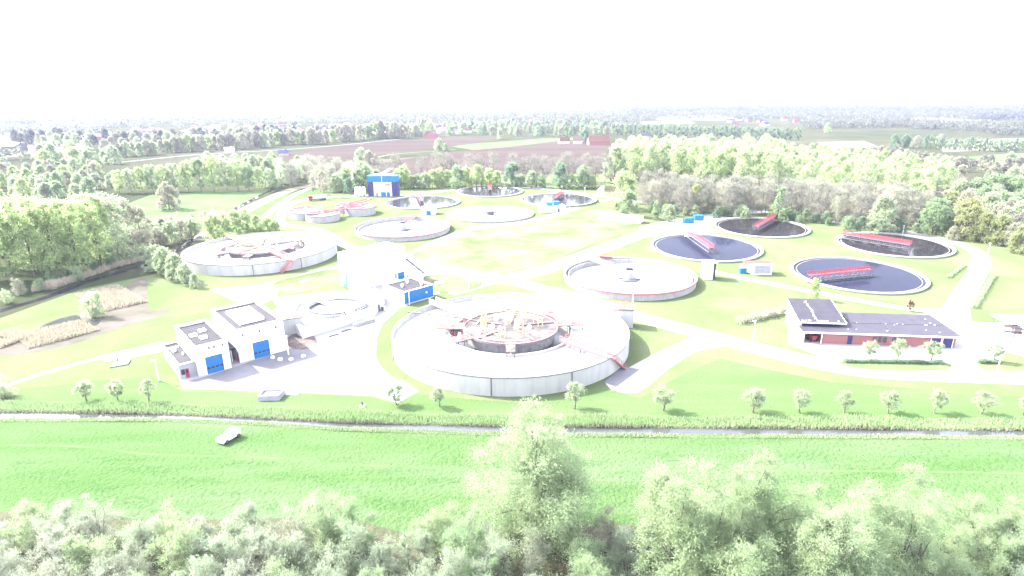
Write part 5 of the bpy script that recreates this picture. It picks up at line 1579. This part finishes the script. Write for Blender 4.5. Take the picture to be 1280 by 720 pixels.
zone([(560, 170), (690, 170), (760, 168), (760, 160), (600, 158), (540, 163)], 30, 'oak', 'farm_tree', 'soft green tree in the belt behind the ploughed field', 'belt behind the ploughed field', ('pollard', 'green', 'deep', 'brown'), .8, 1.1, 24)
zone([(0, 182), (120, 190), (190, 190), (320, 182), (460, 172), (440, 163), (300, 168), (160, 174), (40, 170)], 32, 'oak', 'village_tree', 'budding tree among the houses of the far village', 'trees among the village houses', ('brown', 'pollard', 'twig', 'conifer', 'far'), .8, 1.15, 25)

# village houses and farm
def house(name, label, group, x, y, w_, d, h, rh, ang, wallm, roofm, z=0):
    t = empty(name, label, 'house', (x, y, z), ang, group)
    part('wall', M[wallm], t, lambda m: m.add([(-w_ / 2, -d / 2, 0), (w_ / 2, -d / 2, 0), (w_ / 2, d / 2, 0), (-w_ / 2, d / 2, 0), (-w_ / 2, -d / 2, h), (w_ / 2, -d / 2, h), (w_ / 2, d / 2, h), (-w_ / 2, d / 2, h), (-w_ / 2, 0, h + rh), (w_ / 2, 0, h + rh)],
         [(0, 1, 5, 4), (2, 3, 7, 6), (1, 2, 6, 9, 5), (3, 0, 4, 8, 7)]))
    e = .5
    part('roof', M[roofm], t, lambda m: (m.add([(-w_ / 2 - e, -d / 2 - e, h - .3), (w_ / 2 + e, -d / 2 - e, h - .3), (w_ / 2 + e, 0, h + rh + .15), (-w_ / 2 - e, 0, h + rh + .15), (-w_ / 2 - e, d / 2 + e, h - .3), (w_ / 2 + e, d / 2 + e, h - .3)], [(0, 1, 2, 3), (3, 2, 5, 4)]), m.boxz(w_ * .2, w_ * .2 + .8, -.4, .4, h + rh * .6, h + rh + 1.2)))
    return t


rs = random.Random(40)
a = P(748, 181); house('farm_barn', 'farm barn with big red tiled roof beside the plantation', None, a[0], a[1], 26, 16, 4, 7, R_(4), 'brick', 'roof_red')
a = P(705, 179.5); house('farmhouse', 'white farmhouse with reddish roof left of the red barn', None, a[0], a[1], 13, 9, 3.5, 4.5, R_(10), 'white', 'roof_red')
a = P(722, 179.5); house('farmhouse', 'white farmhouse nearest the red barn', None, a[0], a[1], 11, 9, 4, 4, R_(-12), 'white', 'roof_red')
a = P(806, 172); house('grey_house', 'blue-grey roofed house in front of the long windbreak', None, a[0], a[1], 14, 10, 3, 4, R_(3), 'shade_grey', 'slate')
a = P(540, 172.5); house('field_barn', 'purplish gabled barn at the end of the field road', None, a[0], a[1], 16, 18, 5, 5, R_(80), 'brick', 'slate')
a = P(480, 172); house('long_barn', 'long pale roofed barn beside the field road trees', None, a[0], a[1], 34, 14, 4.5, 4, R_(12), 'house_wall', 'white_metal')
a = P(355, 194); house('dark_shed', 'dark blue roofed shed at the corner of the upper field', None, a[0], a[1], 9, 7, 2.5, 3, R_(20), 'house_wall', 'navy')
a = P(287, 191); house('white_cottage', 'white house front among trees by the country road', None, a[0], a[1], 9, 7, 3, 3, R_(30), 'white', 'white_metal')
a = P(4, 190); house('long_shed', 'long blue-grey shed at the left edge', None, a[0] - 10, a[1], 60, 22, 7, 3, R_(4), 'grey_metal', 'grey_metal')
def hz_(p, r2):
    house('village_house', 'pale gabled house in the far village', 'houses of the far village', p[0], p[1], r2.uniform(10, 18), r2.uniform(8, 11), r2.uniform(3.5, 6), r2.uniform(3, 5), r2.uniform(-.6, .6), r2.choice(('white', 'house_wall', 'house_wall', 'brick')), r2.choice(('roof_red', 'slate', 'slate', 'grey_metal', 'white_metal')))
CNT['h'] = scatter([(120, 176), (250, 178), (400, 168), (480, 162), (480, 157), (330, 158), (150, 164)], 62, hz_, .45, 3)
CNT['h2'] = scatter([(470, 168), (560, 168), (640, 163), (640, 155), (480, 157)], 55, hz_, .45, 4)
CNT['h3'] = scatter([(890, 158), (1000, 158), (1000, 151), (900, 150)], 85, hz_, .45, 5)

# far woodland, one mass towards the horizon
def far_wood(name, label, strips, leaf, seed, sizes=(9, 15)):
    g = np.random.default_rng(seed)
    V = []
    for (poly, n) in strips:
        poly = [XY(*p) for p in poly]
        xs, ys = [p[0] for p in poly], [p[1] for p in poly]
        c = 0
        tries = 0
        while c < n and tries < n * 30:
            tries += 1
            x, y = g.uniform(min(xs), max(xs)), g.uniform(min(ys), max(ys))
            if not inside((x, y), poly):
                continue
            c += 1
            h = g.uniform(*sizes)
            r = h * g.uniform(.35, .6)
            k = 26
            d = unit(g.normal(size=(k, 3)))
            d[:, 2] = np.abs(d[:, 2])
            pos = np.array([x, y, h * .25]) + d * np.array([r, r, h * .7]) * (g.random(k)[:, None] ** .4)
            s_ = h * .32 * (.6 + .8 * g.random(k))
            V.append(leaf_verts(pos, d + g.normal(size=(k, 3)) * .8, s_, s_ * .75, g))
    me = mesh_quads(name, np.concatenate(V), L[leaf])
    o = bpy.data.objects.new(name, me)
    COL.objects.link(o)
    return tag(o, label, 'woodland', None, 'stuff')


far_wood('woodland', 'mass of far-off trees fading into haze below the horizon', [
    ([(-200, 173), (0, 166), (200, 160), (480, 154), (640, 153), (800, 150), (1000, 150), (1400, 150), (1400, 137.5), (640, 139), (-200, 146)], 5200),
    ([(-100, 212), (60, 200), (0, 196), (-200, 196)], 60), ([(640, 160), (800, 158), (800, 150), (640, 152)], 220), ([(1000, 163), (1120, 160), (1300, 172), (1300, 163), (1100, 152), (1000, 155)], 420), ([(480, 160), (640, 155), (640, 148), (480, 150)], 160),
    ([(-60, 162), (70, 160), (150, 165), (60, 170), (-60, 172)], 150)], 'far', 50)
far_wood('pine_wood', 'long dark blue wood along the right part of the horizon', [
    ([(790, 142), (1000, 140.8), (1400, 143.5), (1400, 134.8), (1000, 134.8), (760, 135.8)], 5200), ([(785, 146), (820, 146), (822, 140), (785, 140)], 160), ([(1230, 151), (1420, 154), (1420, 143), (1200, 144)], 420)], 'conifer', 51, (12, 19))
far_wood('pine_wood', 'faint dark wood along the left part of the horizon', [([(-250, 147), (200, 145), (600, 139), (760, 137), (760, 134.5), (-250, 138)], 2600), ([(-60, 163), (50, 160), (50, 154), (-60, 156)], 130)], 'conifer', 52, (9, 16))


# ------------------------------------------------------------------ reeds
def reeds(name, label, pts_px, wd, n, hgt, leaf, seed, width=.09):
    g = np.random.default_rng(seed)
    pts = np.array([XY(*p) for p in pts_px])
    seg = np.linalg.norm(np.diff(pts, axis=0), axis=1)
    cum = np.concatenate([[0], np.cumsum(seg)])
    s_ = g.random(n) * cum[-1]
    i = np.clip(np.searchsorted(cum, s_) - 1, 0, len(seg) - 1)
    f = ((s_ - cum[i]) / seg[i])[:, None]
    p = pts[i] + (pts[i + 1] - pts[i]) * f
    d = unit(pts[i + 1] - pts[i])
    nn = np.stack([-d[:, 1], d[:, 0]], 1)
    p = p + nn * (g.random(n) * wd)[:, None]
    dens = .75 + .35 * np.sin(s_ * .21) * np.sin(s_ * .067 + 1)
    hh = hgt * (.55 + .55 * g.random(n)) * dens
    pos = np.concatenate([p, np.zeros((n, 1))], 1)
    ax = np.stack([g.normal(size=n) * .22, g.normal(size=n) * .22, np.ones(n)], 1)
    me = mesh_quads(name, leaf_verts(pos, ax, hh, width * (.7 + .6 * g.random(n)), g), L[leaf])
    o = bpy.data.objects.new(name, me)
    COL.objects.link(o)
    return tag(o, label, 'reeds', None, 'stuff')


dl = [(-200, 514), (0, 513.5), (200, 516.5), (330, 522), (427, 527.5), (640, 532.5), (900, 534), (1280, 537), (1500, 539)]
reeds('reeds', 'tall green reeds along the plant side of the ditch', [(x, y + 1.2) for x, y in dl], 3.4, 46000, 1.25, 'reed', 60, .12)
reeds('bank_grass', 'rough grass hanging over the near bank of the ditch', [(-200, 526), (0, 523.3), (210, 523.3), (330, 527.8), (427, 534.8), (640, 540.8), (760, 542.3), (1280, 545.3), (1500, 547.5)], -1.2, 16000, .5, 'reed', 66, .1)
reeds('dry_reeds', 'dry pale stalks at the water edge of the ditch', [(x, y + 2.5) for x, y in dl], 1.2, 9000, .8, 'beige', 61, .08)
reeds('dry_reeds', 'beige reed fringe on the far bank of the canal', [(40, 366), (70, 362), (105, 349), (150, 334), (185, 325)], 5, 5000, 2.2, 'beige', 62, .2)
reeds('dry_reeds', 'beige reed bed in front of the small pond', [(35, 437), (75, 427), (125, 413)], 12, 5200, 1.1, 'beige', 63, .16)
reeds('dry_reeds', 'beige reed bed in the upper corner of the mudflat', [(122, 392), (158, 384), (184, 378)], 24, 7000, 1.2, 'beige', 64, .16)
reeds('dry_reeds', 'beige reed clump at the left end of the mudflat', [(2, 436), (22, 428), (44, 421)], 9, 3200, 1.2, 'beige', 65, .16)
g2 = np.random.default_rng(70)
n = 26000
xx = g2.uniform(-80, 80, n)
yy = g2.uniform(64, 92, n)
keep = np.abs(xx) < yy * 1.0
pos = np.stack([xx, yy, np.zeros(n)], 1)[keep]
pos = pos[(np.sin(pos[:, 0] * .35 + pos[:, 1] * .9) + np.sin(pos[:, 0] * .13 - pos[:, 1] * 1.7) + g2.normal(size=len(pos)) * .7) > .5]
pos = pos[pos[:, 1] < 83]
k = len(pos)
me = mesh_quads('grass', leaf_verts(np.repeat(pos, 3, 0) + g2.normal(size=(3 * k, 3)) * [.1, .1, 0], np.stack([g2.normal(size=3 * k) * .8, g2.normal(size=3 * k) * .8, np.ones(3 * k)], 1), .22 * (.6 + .8 * g2.random(3 * k)), np.full(3 * k, .07), g2), L['reed'])
o = bpy.data.objects.new('grass_tufts', me)
COL.objects.link(o)
me.materials[0] = leafmat('meadow_tuft', (.035, .095, .026), (.05, .11, .035), .3)
tag(o, 'longer grass tufts scattered over the near meadow', 'grass', None, 'stuff')

# ------------------------------------------------------------------ foreground thicket
def fg(kd, label, x, y, leaf, scale, name='thicket_shrub', cat='shrub', group=None, sz=None, bark='bark'):
    return plant(kd, name, label, cat, group, x, y, leaf, scale, sz=sz, bark=bark)


# the tall willow in front of the meadow
fg('big_willow', 'tall pale willow standing above the thicket, middle of the foreground', 2.9, 64, 'willow', 1.36, 'willow_tree', 'tree', sz=1.14)
# the big willows at the right
for x, y, s_, z_, lb in ((17.5, 54, 1.28, 1.46, 'broad pale willow, left one of the big group bottom right'), (27.5, 55, 1.15, 1.5, 'tall pale willow with visible trunk, centre of the group bottom right'), (36, 53, 1.02, 1.16, 'pale willow, right one of the big group bottom right'), (44, 54, 1.08, 1.22, 'pale willow just right of the big group bottom right'), (31.8, 50.5, 1.15, 1.2, 'pale willow filling the front of the big group bottom right'), (22.8, 52, 1.1, 1.3, 'pale willow between the left and centre ones of the big group'), (22, 46.5, 1.1, 1.05, 'pale green willow cut off by the bottom edge, under the group')):
    fg('round_willow', lb, x, y, 'willow', s_, 'willow_tree', 'tree', sz=z_)
fg('round_willow', 'yellow-green round willow at the bottom edge, left half', -27.5, 47.0, 'lime', .62, 'willow_bush', 'shrub', sz=.68)
rs = random.Random(77)
tone = {'silver': 'silver-leaved', 'grey': 'grey twiggy', 'green': 'mid green', 'willow': 'pale green', 'deep': 'dark green', 'brown': 'brown budding'}
zn = lambda x: 'left' if x < -22 else 'middle' if x < 12 else 'right'
for row_, (yb, st, h0, h1) in enumerate(((61.5, 4.6, .8, 1.02), (56.5, 4.8, .9, 1.1), (51.5, 4.6, .85, 1.05), (46.5, 4.8, .75, .98))):
    x = -66 + row_ * 1.7
    while x < 70:
        xx_ = x + rs.uniform(-1.2, 1.2)
        y = yb + rs.uniform(-1.4, 1.4)
        x += st
        skip = False
        if row_ == 0 and (-17 < xx_ < -13 or -4 < xx_ < 9 or xx_ > 40 and xx_ < 44):
            skip = True
        if row_ == 1 and (15 < xx_ < 38):
            skip = True
        if row_ == 2 and (14 < xx_ < 37 or 8.5 < xx_ < 13):
            skip = True
        if row_ == 3 and -31 < xx_ < -24:
            skip = True
        if row_ == 3 and 18 < xx_ < 26:
            skip = True
        if skip:
            continue
        if xx_ < -22:
            lf = rs.choice(('silver', 'grey', 'silver', 'green', 'willow', 'grey'))
        elif xx_ < 12:
            lf = rs.choice(('silver', 'grey', 'willow', 'willow', 'green', 'silver'))
        else:
            lf = rs.choice(('willow', 'green', 'silver', 'willow'))
        sc_ = rs.uniform(h0, h1)
        if row_ == 0 and 9 < xx_ < 16:
            lf, sc_ = 'brown', .75
        kd_ = 'sparse_shrub' if (lf in ('grey', 'brown') and rs.random() < .7) else 'shrub'
        fg(kd_, f'{tone[lf]} shrub in the {zn(xx_)} part of the foreground thicket', xx_, y, lf, sc_, group='shrubs of the foreground thicket')
print('COUNTS', CNT, len(bpy.data.objects))
